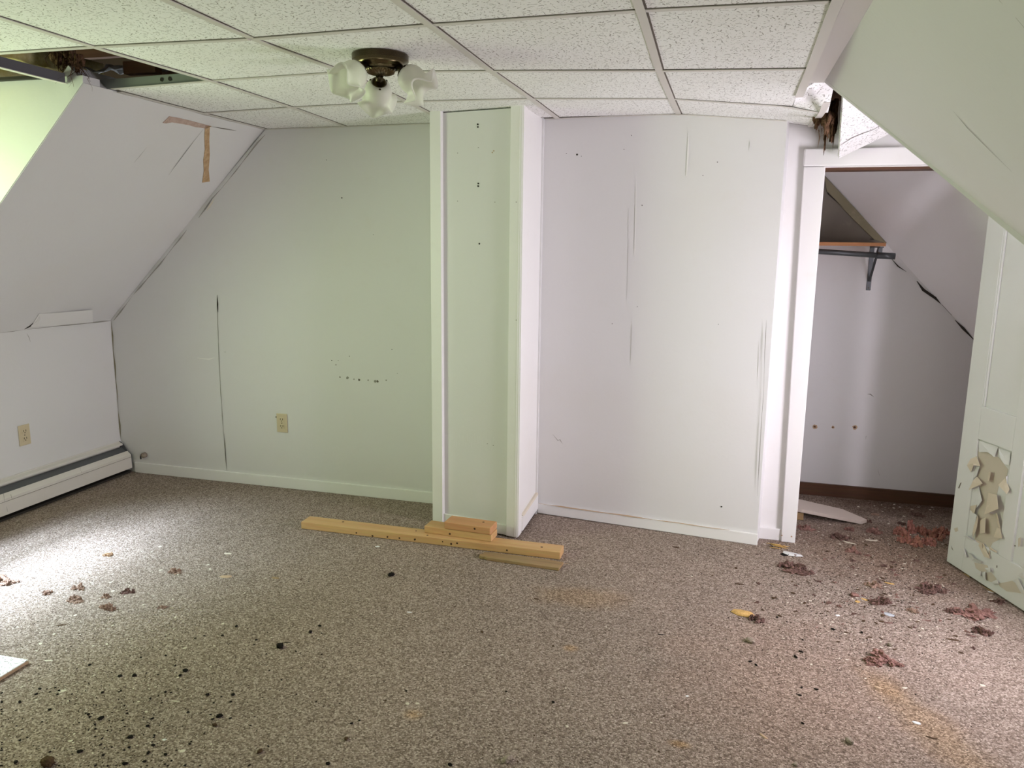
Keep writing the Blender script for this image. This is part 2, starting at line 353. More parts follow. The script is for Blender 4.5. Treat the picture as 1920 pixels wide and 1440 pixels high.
M_shade = painted('wall_shade', (0.135, 0.118, 0.095), 0.85, amount=0.4)  # dark tone that paints the gloom above the closet shelf
M_roof = mat_base('attic_dark_boards', (0.10, 0.065, 0.045), 0.95)[0]

# ------------------------------------------------------------------ room shell
H = 2.115; YE = 2.72; XL = -3.72; XR = 1.465; YB = 4.01; YF = -1.45; ZK = 0.99
NB = (0, -1, 0)                                     # towards the room from the back wall
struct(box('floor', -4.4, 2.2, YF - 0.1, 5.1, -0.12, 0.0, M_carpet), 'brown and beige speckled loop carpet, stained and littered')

wall_bl = struct(prism('wall_back_left', [(XL - .02, YB, 0), (-0.94, YB, 0), (-0.94, YB, 2.4), (-2.30, YB, 2.4), (-2.55, YB, H), (XL - .02, YB, ZK)], (0, 0.12, 0), M_wall), 'green lit plaster wall left of the boxed pillar')
wall_br = struct(prism('wall_back_right', [(-0.945, 4.032, 0), (0.236, 3.906, 0), (0.236, 3.906, 2.4), (-0.945, 4.032, 2.4)], (0.02, 0.11, 0), M_wall), 'pinkish white plaster wall right of the boxed pillar')
OP0, OP1, OPZ = 0.424, 1.175, 1.862                 # closet opening
pts = [(0.16, YB, 0), (OP0, YB, 0), (OP0, YB, OPZ), (OP1, YB, OPZ), (OP1, YB, 0), (1.75, YB, 0), (1.75, YB, 2.4), (0.16, YB, 2.4)]
wall_cl = struct(box('wall_closet_front', 0.16, OP0, YB, YB + .1, 0, 2.4, M_trim), 'white wall around the closet opening')
box('header', OP0, 1.75, YB, YB + .1, OPZ, 2.4, M_trim, wall_cl)
box('side_pier', OP1, 1.75, YB, YB + .1, 0, OPZ, M_trim, wall_cl)
wl = empty('wall_left', (0, 0, 0)); struct(wl, 'low knee wall on the left above the baseboard heater')
box('knee_panel', XL - .1, XL, YE, YB + .1, 0, ZK + .004, M_wall, wl)
box('knee_panel', XL - .1, XL, YF, 0.95, 0, ZK + .004, M_wall, wl)
box('sill_panel', XL - .1, XL, 0.95, YE, 0, 0.86, M_wall, wl)
LSN = Vector((H - ZK, 0, -(XL + 2.55) * -1.0))       # direction helper
sl_dir = Vector((XL + 2.56, 0, ZK - H)).normalized(); NL = Vector((-sl_dir.z, 0, sl_dir.x)) 
if NL.x < 0: NL = -NL                                # inward normal of the left slope (right and down)
out = -NL * 0.10
ls = struct(prism('wall_slope_left', [(-2.56, YE, H), (-2.56, YB + .05, H), (XL, YB + .05, ZK), (XL, YE, ZK)], out, M_wall), 'sloped left ceiling wall with torn paper strips')
box('cheek_fill', 0, 0.001, 0, 0.001, -0.02, -0.019, M_wall, ls) if False else None
ls2 = struct(prism('wall_slope_left_near', [(-2.56, YF, H), (-2.56, 0.95, H), (XL, 0.95, ZK), (XL, YF, ZK)], out, M_wall), 'sloped left ceiling wall near the viewpoint')
# left dormer: cheeks, front wall with its window
ck = struct(prism('wall_dormer_cheek_left', [(-2.56, YE - .003, H + .03), (XL - .1, YE - .003, H + .03), (XL - .1, YE - .003, ZK - .093), (XL - .002, YE - .003, ZK + .002), (-2.562, YE - .003, H + .002)], (0, 0.09, 0), M_wall), 'bright yellow green lit cheek wall of the left dormer')
struct(prism('wall_dormer_cheek_near', [(-2.56, 0.95, H + .03), (XL - .1, 0.95, H + .03), (XL - .1, 0.95, ZK - .12)], (0, -0.09, 0), M_wall), 'near cheek wall of the left dormer')
dw = empty('wall_dormer_left', (0, 0, 0)); struct(dw, 'dormer front wall around the left window')
WL = (1.30, 2.60, 0.86, 1.84)
box('pier', XL - .1, XL, 0.95, WL[0], WL[2], 2.4, M_wall, dw); box('pier', XL - .1, XL, WL[1], YE, WL[2], 2.4, M_wall, dw); box('lintel', XL - .1, XL, WL[0], WL[1], WL[3], 2.62, M_wall, dw)
def window(name, axis, pos, a0, a1, z0, z1, sign, label, mid=True):
    """frame, meeting rail and panes of a sash window in a wall at pos (axis 0: x = pos, 1: y = pos)"""
    r_ = empty(name, (0, 0, 0)); struct(r_, label)
    def bb(n, p0, p1, q0, q1, zz0, zz1, mt):
        p0, p1 = sorted((p0, p1))
        return box(n, p0, p1, q0, q1, zz0, zz1, mt, r_) if axis == 0 else box(n, q0, q1, p0, p1, zz0, zz1, mt, r_)
    d0, d1 = pos + sign * 0.0, pos + sign * 0.09; t = 0.045
    bb('window_frame', d0, d1, a0, a0 + t, z0, z1, M_trim); bb('window_frame', d0, d1, a1 - t, a1, z0, z1, M_trim)
    bb('window_frame', d0, d1, a0, a1, z1 - t, z1, M_trim); bb('window_sill', d0 - sign * .03, d1, a0, a1, z0, z0 + .03, M_trim)
    zm = (z0 + z1) / 2; bb('meeting_rail', d0 + sign * .03, d1, a0 + t, a1 - t, zm - .02, zm + .02, M_trim)
    bb('pane', pos + sign * .06, pos + sign * .063, a0 + t, a1 - t, z0 + .03, zm - .02, M_glass); bb('pane', pos + sign * .06, pos + sign * .063, a0 + t, a1 - t, zm + .02, z1 - t, M_glass)
window('window_1', 0, XL, *WL, -1, 'sash window of the left dormer facing trees')

# right slope with a raked end; its own dormer beyond
e0 = Vector((0.305, 3.255, H)); e1 = Vector((XR, 2.515, H - 0.97 * (XR - 0.305)))
nR = Vector((-0.97, 0, -1)).normalized()
rs = struct(prism('wall_slope_right', [(0.305, YF, H), e0, e1, (XR, YF, e1.z)], -nR * 0.03, M_wall), 'large green lit sloped wall at upper right')
struct(box('wall_right', XR, XR + .1, YF, 2.515, 0, e1.z + .01, M_wall), 'right knee wall under the slope')
struct(prism('wall_dormer_cheek_right', [e0 + Vector((0.02, 0, 0)), (1.57, 2.43, H), (1.57, 2.43, e1.z - .1), e1 + Vector((0.0, -.01, -.02))], (-0.02, -0.04, 0), M_wall), 'cheek wall of the right dormer')
dr = empty('wall_dormer_right', (0, 0, 0)); struct(dr, 'dormer front wall around the right window')
WR = (2.42, 3.18, 0.48, 1.46); XD = 1.53
box('pier', XD, XD + .1, WR[1], YB, 0, 2.4, M_wall, dr); box('sill_panel', XD, XD + .1, 2.4, WR[1], 0, WR[2], M_wall, dr); box('lintel', XD, XD + .1, 2.4, WR[1], WR[3], 2.62, M_wall, dr)
box('return', XR, XD + .1, 2.35, 2.40, 0, 1.2, M_wall, dr)
window('window_2', 0, XD, *WR, 1, 'sash window of the right dormer beside the open door')
# wall behind the viewpoint with a window added for the fill light
fw = empty('wall_front', (0, 0, 0)); struct(fw, 'gable wall behind the viewpoint')
WF = (0.25, 1.25, 0.75, 1.85)
YW = -1.30
box('pier', XL - .1, WF[0], YW - .1, YW, 0, 2.4, M_wall, fw); box('pier', WF[1], XR + .1, YW - .1, YW, 0, 2.4, M_wall, fw)
box('sill_panel', WF[0], WF[1], YW - .1, YW, 0, WF[2], M_wall, fw); box('lintel', WF[0], WF[1], YW - .1, YW, WF[3], 2.4, M_wall, fw)
window('window_fill', 1, YW, *WF, -1, 'added sash window for fill light behind the viewpoint')

# closet behind the opening
YC = 4.85; CS = -1.046
def cz(x): return 1.892 + CS * (x - 0.514)
cb = struct(box('wall_closet_back', 0.30, 1.60, YC, YC + .1, 0, 2.2, M_wall), 'back wall of the closet with rusty spots')
box('upper_shade', 0.34, 0.93, YC - .006, YC, 1.519, 2.0, M_shade, cb)  # dark sheet standing in for the shade above the shelf
struct(box('wall_closet_left', 0.24, 0.34, YB + .1, YC, 0, 2.6, M_wall), 'left wall of the closet')
struct(box('wall_closet_right', 1.375, 1.475, YB + .1, YC, 0, 1.7, M_wall), 'low right wall of the closet')
CB = 0.95                                          # the panel also climbs towards the room
nC = Vector((CS, -CB, -1)).normalized()
def cs_pt(x, y): return (x, y, cz(x) + CB * (YC - y))
cs = struct(prism('wall_closet_slope', [cs_pt(0.30, YB + .1), cs_pt(0.30, YC), cs_pt(1.50, YC), cs_pt(1.50, YB + .1)], -nC * 0.05, M_drywall), 'sloped closet ceiling of white drywall')
struct(box('baseboard_closet', 0.34, 1.375, YC - .018, YC, 0, 0.075, M_brown), 'dark brown wooden baseboard inside the closet')

# ------------------------------------------------------------------ suspended ceiling
XK = [-2.545, -2.052, -1.456, -0.868, -0.260, 0.225, 0.335]
ZROW = {2.235: [2.115, 2.115, 2.108, 2.115, 2.116, 2.108, 2.108], 2.845: [2.113, 2.126, 2.134, 2.112, 2.086, 2.070, 2.066],
        3.455: [2.110, 2.122, 2.128, 2.120, 2.098, 2.050, 2.022], 4.01: [2.109, 2.110, 2.114, 2.121, 2.116, 2.066, 2.048]}
YK = [-1.425, -0.815, -0.205, 0.405, 1.015, 1.625, 2.235, 2.845, 3.455, 4.01]
def zc(x, y):
    def row(yk):
        z = ZROW.get(yk)
        if z is None: return H
        if x <= XK[0]: return z[0]
        for a, b_, za, zb in zip(XK, XK[1:], z, z[1:]):
            if x <= b_: return za + (zb - za) * (x - a) / (b_ - a)
        return z[-1]
    if y <= YK[0]: return H
    for a, b_ in zip(YK, YK[1:]):
        if y <= b_: t = (y - a) / (b_ - a); return row(a) * (1 - t) + row(b_) * t
    return row(4.01)
ceil = struct(box('ceiling', -4.4, 2.2, YF - .1, 5.2, 2.62, 2.70, M_roof), 'white suspended tile ceiling on a metal grid, two bays open')
box('attic_lining', -4.4, -4.35, YF, 5.1, 2.1, 2.62, M_roof, ceil); box('attic_lining', 2.1, 2.15, YF, 5.1, 2.1, 2.62, M_roof, ceil)
box('attic_lining', -4.4, 2.15, 4.13, 4.18, 2.35, 2.62, M_roof, ceil); box('attic_lining', -4.4, 2.15, YF, YF + .05, 2.3, 2.62, M_roof, ceil)
for k, yy in enumerate((1.9, 2.5, 3.2, 3.75)):
    box('joist', -4.35, 2.1, yy, yy + .04, 2.48, 2.62, M_joist, ceil)

def smooth(t): t = min(1, max(0, t)); return t * t * (3 - 2 * t)
def tile(x0, x1, y0, y1, name='ceiling_tile', extra=None, plain=False):
    n = 18 if x1 > .2 and y0 > 2.8 else 6; cx, cy = (x0 + x1) / 2, (y0 + y1) / 2; zb = zc(cx, cy); g = 0.013 + 0.0035
    xs = [x0, x0 + g] + [x0 + g + (x1 - x0 - 2 * g) * i / n for i in range(1, n)] + [x1 - g, x1]
    ys = [y0, y0 + g] + [y0 + g + (y1 - y0 - 2 * g) * i / n for i in range(1, n)] + [y1 - g, y1]
    v = []; f = []; fm = []
    for lay in (0, 1):
        for y in ys:
            for x in xs:
                z = zc(x, y) + 0.0025 + lay * 0.014
                if plain and 2.86 < y < 3.456: z += (2.110 - zc(x, y)) * smooth((x - .19) / .12) * smooth(1 - abs(y - 3.262) / (.40 if y < 3.262 else .194))
                v.append((x - cx, y - cy, z - zb))
    a = len(xs); L = a * len(ys)
    for j in range(len(ys) - 1):
        for i in range(a - 1):
            q = (j * a + i, j * a + i + 1, (j + 1) * a + i + 1, (j + 1) * a + i)
            edge = (j == len(ys) - 2 or i == 0) and not plain
            f.append(q[::-1]); fm.append(1 if edge else 0); f.append(tuple(L + k for k in q)); fm.append(0)
    for j in range(len(ys) - 1):
        for i in (0, a - 1): f.append((j * a + i, (j + 1) * a + i, L + (j + 1) * a + i, L + j * a + i)); fm.append(0)
    for i in range(a - 1):
        for j in (0, len(ys) - 1): f.append((j * a + i, j * a + i + 1, L + j * a + i + 1, L + j * a + i)); fm.append(0)
    o = mesh_obj(name, v, f, None, ceil, mats=[M_tile, M_grime], fmat=fm); o.location = (cx, cy, zb)
    return o
def strip(name, p, q, wv, h, mat, parent, nseg=6, dz=0.0, curve=True):
    """flat bar following the ceiling from p=(x,y) to q; wv = half width vector"""
    v = []; f = []; wv = Vector((wv[0], wv[1], 0))
    for i in range(nseg + 1):
        c = Vector((p[0] + (q[0] - p[0]) * i / nseg, p[1] + (q[1] - p[1]) * i / nseg, 0)); c.z = zc(c.x, c.y) + dz
        v += [c - wv, c + wv, c + wv + Vector((0, 0, h)), c - wv + Vector((0, 0, h))]
    for i in range(nseg):
        for k in range(4): f.append((4 * i + k, 4 * i + (k + 1) % 4, 4 * i + 4 + (k + 1) % 4, 4 * i + 4 + k))
    f += [(0, 1, 2, 3), (4 * nseg, 4 * nseg + 1, 4 * nseg + 2, 4 * nseg + 3)]
    return mesh_obj(name, v, f, mat, parent)
# runners (along the room) and cross tees
for x in XK[1:5]:
    strip('runner', (x, YW), (x, 4.0), (0.0125, 0), 0.0025, M_tee, ceil, 22, -0.001)
    strip('runner_web', (x, YW), (x, 4.0), (0.001, 0), 0.035, M_tee_metal, ceil, 22, 0.0015)
strip('runner', (XK[0] - .004, 2.90), (XK[0] - .004, 4.0), (0.012, 0), 0.0025, M_tee, ceil, 8, -0.001)
strip('runner', (0.335, 3.27), (0.345, 4.0), (0.0125, 0), 0.0025, M_tee, ceil, 6, -0.002)
strip('edge_moulding', (0.232, YW), (0.232, 3.25), (0.015, 0), 0.003, M_tee, ceil, 10, -0.003)
for o_ in (box('edge_trim', 0.247, 0.318, YW, 3.255, H - .012, H + .02, M_tee, ceil, 0.003),): pass
for y in YK[1:9]:
    for a, b_ in zip(XK[:5], XK[1:6]):
        bb_ = b_ if b_ < 0.2 or y < 3.3 else 0.335
        if a == XK[0] and y < 2.6 and y > 0.9: a = -3.2 if y > 2 else a
        strip('cross_tee', (a + .012, y), (bb_ - .012, y), (0, 0.0115), 0.0022, M_tee, ceil, 4, -0.0005)
strip('wall_angle', (-2.55, 4.0), (-1.46, 4.0), (0, 0.011), 0.002, M_tee, ceil, 8, -0.001)
strip('wall_angle', (-0.93, 4.018), (0.23, 3.90), (0, 0.009), 0.002, M_tee, ceil, 8, -0.001)
strip('cross_tee_web', (-2.62, 2.845), (-2.06, 2.845), (0, 0.001), 0.038, M_tee_metal, ceil, 3, 0.002)
for dx in (-.235, -.195): dot('web_slot', (-2.05 + dx, 2.843, H + .027), NB, 0.009, M_dark, ceil, 0.0006, 10)
for j, (y0, y1) in enumerate(zip(YK[:9], YK[1:])):
    for i, (x0, x1) in enumerate(zip(XK[:5], XK[1:6])):
        if i == 0 and 1.0 < y0 < 2.8: 
            if y0 > 2.0: continue                     # the open bay
            x0 = -3.16 + .56
        if i == 4 and y0 > 3.3: x1 = 0.335
        if i == 2 and y0 > 3.3: y1 = y1 - 0.02
        if i == 2 and y0 > 3.3: pass
        tile(x0 + .002, x1 - .002, y0 + .001, y1 - .001)
tile(0.226, 0.360, 3.258, 3.452, plain=True)
# dormer ceilings: tiles over the left dormer (last bay open), boards over the right one
strip('runner', (-2.645, 0.98), (-2.645, 2.712), (0.0125, 0), 0.0025, M_tee, ceil, 8, 0.0)
strip('runner_web', (-2.645, 0.98), (-2.645, 2.712), (0.0015, 0), 0.040, M_dusty, ceil, 8, 0.002)
for y0, y1 in ((1.015, 1.625), (1.625, 2.235)):
    tile(-3.25, -2.65, y0, y1); tile(-3.80, -3.252, y0, y1)
struct(box('ceiling_right_dormer', 0.72, 1.62, 2.45, YB, H + .01, H + .03, M_wall), 'flat ceiling of the right dormer')
box('dark_edge', -3.8, -2.66, 2.690, 2.715, H + .022, H + .034, M_dark, ck)

# things above the open bays
bt = empty('insulation_batt', (-3.2, 2.5, 2.20)); tag(bt, 'yellow fibrous insulation batt showing through the open ceiling bay', 'insulation')
def lumpy_slab(name, x0, x1, y0, y1, z, amp, mat, parent, n=22, seed=0, h=0.08):
    v = []; f = []
    for j in range(n + 1):
        for i in range(n + 1):
            x = x0 + (x1 - x0) * i / n; y = y0 + (y1 - y0) * j / n
            v.append((x, y, z + amp * (noise.fractal(Vector((x * 7, y * 7, seed)), 0.7, 2.0, 4))))
    L = len(v); v += [(p[0], p[1], z + h) for p in v]
    a = n + 1
    for j in range(n):
        for i in range(n):
            q = (j * a + i, j * a + i + 1, (j + 1) * a + i + 1, (j + 1) * a + i); f += [q[::-1], tuple(L + k for k in q)]
    for i in range(n):
        for q in ((i, i + 1), (n * a + i, n * a + i + 1), (i * a, (i + 1) * a), (i * a + n, (i + 1) * a + n)): f.append((q[0], q[1], L + q[1], L + q[0]))
    o = mesh_obj(name, v, f, mat, parent, smooth=True)
    return o
o = lumpy_slab('fibre_mat', -0.55, 0.40, -0.14, 0.60, 0.0, 0.02, M_yellow, bt, 36, 3)
pl = tag(box('ceiling_board', -3.75, -2.80, 2.245, 2.355, 2.165, 2.185, M_plank), 'pale board lying across the open ceiling bay above the left cheek wall', 'board')
sh = empty('plastic_sheet', (-2.60, 3.02, 2.235)); tag(sh, 'crumpled grey plastic sheet inside the open ceiling bay', 'plastic sheet')
v = []; f = []; n = 12
for j in range(n + 1):
    for i in range(n + 1):
        x = -0.16 + 0.36 * i / n; y = -0.10 + 0.26 * j / n
        v.append((x, y, 0.03 * noise.fractal(Vector((x * 14, y * 14, 1.3)), 0.6, 2.0, 3) + 0.25 * y))
for j in range(n):
    for i in range(n): f.append((j * (n + 1) + i, j * (n + 1) + i + 1, (j + 1) * (n + 1) + i + 1, (j + 1) * (n + 1) + i))
o = mesh_obj('sheet', v, f, M_plastic, sh); o.modifiers.new('s', 'SOLIDIFY').thickness = 0.002
jb = tag(box('joist_offcut', -2.60, -2.12, 3.20, 3.24, 2.20, 2.36, M_joist), 'reddish brown wooden joist inside the open ceiling bay', 'joist')
jb = tag(box('joist_block', -2.52, -2.36, 2.90, 2.94, 2.185, 2.235, M_joist), 'short brown wooden block behind the cross tee of the open bay', 'wood block')

def blob_mesh(name, seed, sub=3, amp=0.35, freq=2.2, spike=0.15, flat=0.45):
    bm = bmesh.new(); bmesh.ops.create_icosphere(bm, subdivisions=sub, radius=1.0)
    off = Vector((seed * 3.1, seed * 1.7, seed * 0.9))
    for vv in bm.verts:
        p = vv.co.copy(); k = 1 + amp * noise.fractal(p * freq + off, 0.6, 2.0, 4) + spike * abs(noise.noise(p * freq * 4 + off))
        st = 1 + 0.4 * noise.noise(Vector((p.x * 0.9, p.y * 0.9, 0)) + off)
        vv.co = Vector((p.x * k * st, p.y * k * st, p.z * k))
    zmin = min(vv.co.z for vv in bm.verts)
    for vv in bm.verts: vv.co.z = max((vv.co.z - zmin) * flat - 0.12, 0.0)
    xs = [vv.co.x for vv in bm.verts]; ys = [vv.co.y for vv in bm.verts]; hx = (max(xs) - min(xs)) / 2; hy = (max(ys) - min(ys)) / 2
    zm = max(vv.co.z for vv in bm.verts)
    for vv in bm.verts: vv.co.x = (vv.co.x - (max(xs) + min(xs)) / 2) / hx; vv.co.y = (vv.co.y - (max(ys) + min(ys)) / 2) / hy; vv.co.z /= zm
    me = bpy.data.meshes.new(name); bm.to_mesh(me); bm.free()
    return me
def tuft_mesh(name, seed, n=5):
    """a torn clump: many small ragged lobes along a crooked run, with loose wisps; unit footprint, base at z = 0"""
    rnd = random.Random(seed); bm = bmesh.new(); run = [Vector((-.8, rnd.uniform(-.3, .3), 0))]
    for k in range(n * 3): run.append(Vector((-.8 + 1.6 * (k + 1) / (n * 3), rnd.uniform(-.5, .5), 0)))
    for k, c in enumerate(run):
        r_ = bmesh.ops.create_icosphere(bm, subdivisions=3, radius=1.0)
        mid = 1 - abs(c.x) * .6
        sx = rnd.uniform(.14, .34) * mid; sy = rnd.uniform(.10, .30) * mid; sz = rnd.uniform(.10, .36) * mid; a = rnd.uniform(0, 3.14); off = Vector((seed * 2.3 + k, k * 4.1, seed))
        for vv in r_['verts']:
            p = vv.co.copy(); q = 1 + 0.9 * noise.fractal(p * 1.7 + off, 0.6, 2.1, 5) + 0.5 * abs(noise.noise(p * 5 + off))
            x, y, z = p.x * sx * q, p.y * sy * q, p.z * sz * q
            vv.co = Vector((x * math.cos(a) - y * math.sin(a), x * math.sin(a) + y * math.cos(a), z + sz * .55)) + c
    for k in range(n * 4):
        c = run[rnd.randrange(len(run))] + Vector((0, 0, rnd.uniform(0, .25))); d = Vector((rnd.gauss(0, 1), rnd.gauss(0, 1), rnd.uniform(-.1, .5))).normalized() * rnd.uniform(.15, .45); sd = d.cross(Vector((.1, .2, 1))).normalized() * rnd.uniform(.012, .03)
        mids = c + d * .5 + Vector((0, 0, .05))
        vs = [bm.verts.new(q) for q in (c + sd, c - sd, mids - sd * .8, mids + sd * .8, c + d)]
        bm.faces.new(vs[:4]); bm.faces.new((vs[3], vs[2], vs[4]))
    for vv in bm.verts: vv.co.z = max(vv.co.z, 0)
    xs = [vv.co.x for vv in bm.verts]; ys = [vv.co.y for vv in bm.verts]; zm = max(vv.co.z for vv in bm.verts)
    for vv in bm.verts:
        vv.co.x = (vv.co.x - (max(xs) + min(xs)) / 2) * 2 / (max(xs) - min(xs)); vv.co.y = (vv.co.y - (max(ys) + min(ys)) / 2) * 2 / (max(ys) - min(ys)); vv.co.z /= zm
    me = bpy.data.meshes.new(name); bm.to_mesh(me); bm.free()
    return me
TUFT = [tuft_mesh('tuft', k, 3 + k % 3) for k in range(9)]
BLOB = [blob_mesh('lump', k) for k in range(5)]
def place(mesh, name, mat, u, v, wpx, aspect=0.6, hgt=0.4, rot=0.0, z=0.0, depth=None):
    """a piece of litter lying on the carpet where the photograph shows it; wpx = its width there"""
    p = on_floor(u, v, z); hw = px_len(wpx, p) / 2
    me = mesh.copy(); me.materials.clear(); me.materials.append(mat)
    for pl_ in me.polygons: pl_.use_smooth = mesh not in TUFT
    o = bpy.data.objects.new(name, me); COL.objects.link(o)
    o.location = p; o.scale = (hw, hw * aspect, hw * hgt); o.rotation_euler = (0, 0, rot)
    return o
# brown fibres hanging out of the bay
def strands(name, parent, top, mat, n=26, length=0.16, spread=0.05, seed=0, r=0.0016):
    rnd = random.Random(seed); v = []; f = []
    for k in range(n):
        p = Vector(top) + Vector((rnd.gauss(0, spread), rnd.gauss(0, spread * .7), rnd.uniform(-.02, .03))); L = length * rnd.uniform(.3, 1)
        d = Vector((rnd.gauss(0, .5), rnd.gauss(0, .5), -1)).normalized(); P = [p]
        for i in range(6):
            d = (d + Vector((rnd.gauss(0, .45), rnd.gauss(0, .45), rnd.gauss(-.15, .3)))).normalized(); P.append(P[-1] + d * L / 6)
        rr = r * rnd.uniform(.6, 1.8)
        for i, q in enumerate(P):
            s = rr * (1 - i / 8)
            for a in range(3): v.append(q + Vector((math.cos(a * 2.09) * s, math.sin(a * 2.09) * s, 0)))
        b0 = len(v) - 21
        for i in range(6):
            for a in range(3): f.append((b0 + 3 * i + a, b0 + 3 * i + (a + 1) % 3, b0 + 3 * i + 3 + (a + 1) % 3, b0 + 3 * i + 3 + a))
    o = mesh_obj(name, v, f, mat, parent); return o
def hang(name, label, loc, sc, mat, seed, length, group=None, n=30, turn=None):
    t = empty(name, loc); tag(t, label, 'insulation', group)
    me = TUFT[seed % 9].copy(); me.materials.append(mat)
    o = link(bpy.data.objects.new('clump', me), t); o.scale = sc; o.rotation_euler = (math.pi, 0, seed if turn is None else turn)
    for p in me.polygons: p.use_smooth = True
    s = strands('fibres', t, (0, 0, -sc[2] * .5), mat, n, length, min(sc[0], sc[1]) * .5, seed); s['kind'] = 'stuff'
    return t
hang('insulation_tuft', 'dark brown insulation clump hanging over the open bay beside the dusty tee', (-2.70, 2.77, 2.28), (.06, .05, .11), M_brownfluff, 3, 0.12)
hang('insulation_tuft', 'long thin brown insulation strand dangling onto the corner of the left slope', (-2.59, 2.735, 2.23), (.022, .022, .09), M_brownfluff, 5, 0.14, None, 22)
hang('insulation_tuft', 'dark brown insulation mass deep in the open ceiling bay', (-2.62, 2.99, 2.44), (.14, .08, .12), M_brownfluff, 7, 0.06)

# hanging tile and insulation at the right end of the ceiling
A = on_plane(1581, 182, (0, 3.36, 0), (0, 1, 0)); B = on_plane(1573, 297, (0, 3.94, 0), (0, 1, 0)); C_ = on_plane(1668, 256, (0, 3.94, 0), (0, 1, 0))
ex = (C_ - B).normalized(); ey = (A - B).normalized(); ez = ex.cross(ey).normalized()
if ez.z < 0: ez = -ez
ht = empty('hanging_tile', (0, 0, 0)); tag(ht, 'bright white ceiling tile hanging loose behind the end of the right slope', 'ceiling tile')
v = []; f = []; n = 8; W_, L_ = 0.60, (A - B).length
cen = B + ex * .3 + ey * .3
loc = lambda a, b_, c: ex * a + ey * b_ + ez * c
for lay in (0, 1):
    for j in range(n + 1):
        for i in range(n + 1): v.append(B + loc(W_ * i / n, L_ * j / n, lay * .015 + 0.012 * math.sin(i / n * 3.1)))
a = n + 1; L0 = a * a
for j in range(n):
    for i in range(n): q = (j * a + i, j * a + i + 1, (j + 1) * a + i + 1, (j + 1) * a + i); f += [q[::-1], tuple(L0 + k for k in q)]
for i in range(n):
    for q in ((i, i + 1), (n * a + i, n * a + i + 1), (i * a, (i + 1) * a), (i * a + n, (i + 1) * a + n)): f.append((q[0], q[1], L0 + q[1], L0 + q[0]))
o = mesh_obj('tile_board', v, f, M_tile, ht)
v = [B + loc(W_ * i / 12, L_ * (.26 + .012 * math.sin(i * 1.7) - .02 * (i % 3 == 0)), 0.012 * math.sin(i / 12 * 3.1) - .0006) for i in range(13)]
ribbon('crack', v, -ez, 0.006, M_grime, ht, 0.0005, 0.3, 5)
hang('insulation_tuft', 'brown crumbling insulation hanging beside the loose white tile', (0.412, 3.80, 2.12), (.13, .03, .22), M_brownfluff, 1, 0.04, None, 20, 1.45)
t = hang('insulation_tuft', 'dark torn paper and insulation wad below the sagging tile corner', (0.368, 3.62, 2.05), (.05, .045, .10), M_brownfluff, 4, 0.03, None, 20, 0.3)
struct(box('trim_ceiling_fill', 0.36, 0.80, 3.30, YB, 2.16, 2.20, M_joist), 'dark wooden framing above the hole in the ceiling')

# ------------------------------------------------------------------ boxed pillar
pil = empty('column', (0, 0, 0)); struct(pil, 'boxed white pillar between the two back walls')
pA = Vector((-1.442, 3.700, 0)); pB = Vector((-0.950, 3.612, 0)); pd = (pB - pA).normalized(); pn = Vector((pd.y, -pd.x, 0))
if pn.y > 0: pn = -pn
PT = 2.20
def pslab(name, s0, s1, d0, d1, z0, z1, mt, bev=0.002):
    """s along the pillar face, d out of it"""
    q = lambda s, d, z: pA + pd * s + pn * d + Vector((0, 0, z))
    return hexa(name, [q(s0, d1, z0), q(s1, d1, z0), q(s1, d0, z0), q(s0, d0, z0)], [q(s0, d1, z1), q(s1, d1, z1), q(s1, d0, z1), q(s0, d0, z1)], mt, pil, bev)
PW = (pB - pA).length
pslab('front_panel', 0.05, PW - .05, -0.045, -0.024, 0.05, 2.118, M_wall)
pslab('corner_board', 0.0, 0.062, -0.03, 0.0, 0.008, PT, M_trim)
pslab('corner_board', PW - .062, PW, -0.03, -0.006, 0.008, PT, M_trim)
pslab('base_board', 0.062, PW - .062, -0.024, -0.013, 0.008, 0.062, M_trim)
# left side, hidden from here
hexa('side_panel', [pA + Vector((0.001, 0.03, .008)), pA + Vector((.03, .03, .008)), (-1.41, YB, .008), (-1.44, YB, .008)], [pA + Vector((0.001, 0.03, PT)), pA + Vector((.03, .03, PT)), (-1.41, YB, PT), (-1.44, YB, PT)], M_wall, pil)
# right side
r0 = pB + pn * -0.03; r1 = Vector((-0.944, 4.02, 0))
hexa('side_panel', [r0 + Vector((-.03, 0, .09)), r0 + Vector((-.004, 0, .09)), r1 + Vector((-.004, 0, .09)), r1 + Vector((-.03, 0, .09))], [r0 + Vector((-.03, 0, PT)), r0 + Vector((-.004, 0, PT)), r1 + Vector((-.004, 0, PT)), r1 + Vector((-.03, 0, PT))], M_trim, pil)
hexa('side_board', [r0 + Vector((-.02, -.022, .012)), r0 + Vector((.003, -.022, .012)), r0 + Vector((.003, .045, .012)), r0 + Vector((-.02, .045, .012))], [r0 + Vector((-.02, -.022, PT)), r0 + Vector((.003, -.022, PT)), r0 + Vector((.003, .045, PT)), r0 + Vector((-.02, .045, PT))], M_trim, pil, 0.002)
hexa('side_base_board', [r0 + Vector((-.02, .04, .022)), r0 + Vector((.010, .04, .022)), r1 + Vector((.010, 0, .028)), r1 + Vector((-.02, 0, .028))], [r0 + Vector((-.02, .04, .10)), r0 + Vector((.010, .04, .10)), r1 + Vector((.010, 0, .115)), r1 + Vector((-.02, 0, .115))], M_trim, pil, 0.002)
q0 = r0 + Vector((.011, .05, .10)); q1 = r1 + Vector((.011, -.005, .115))
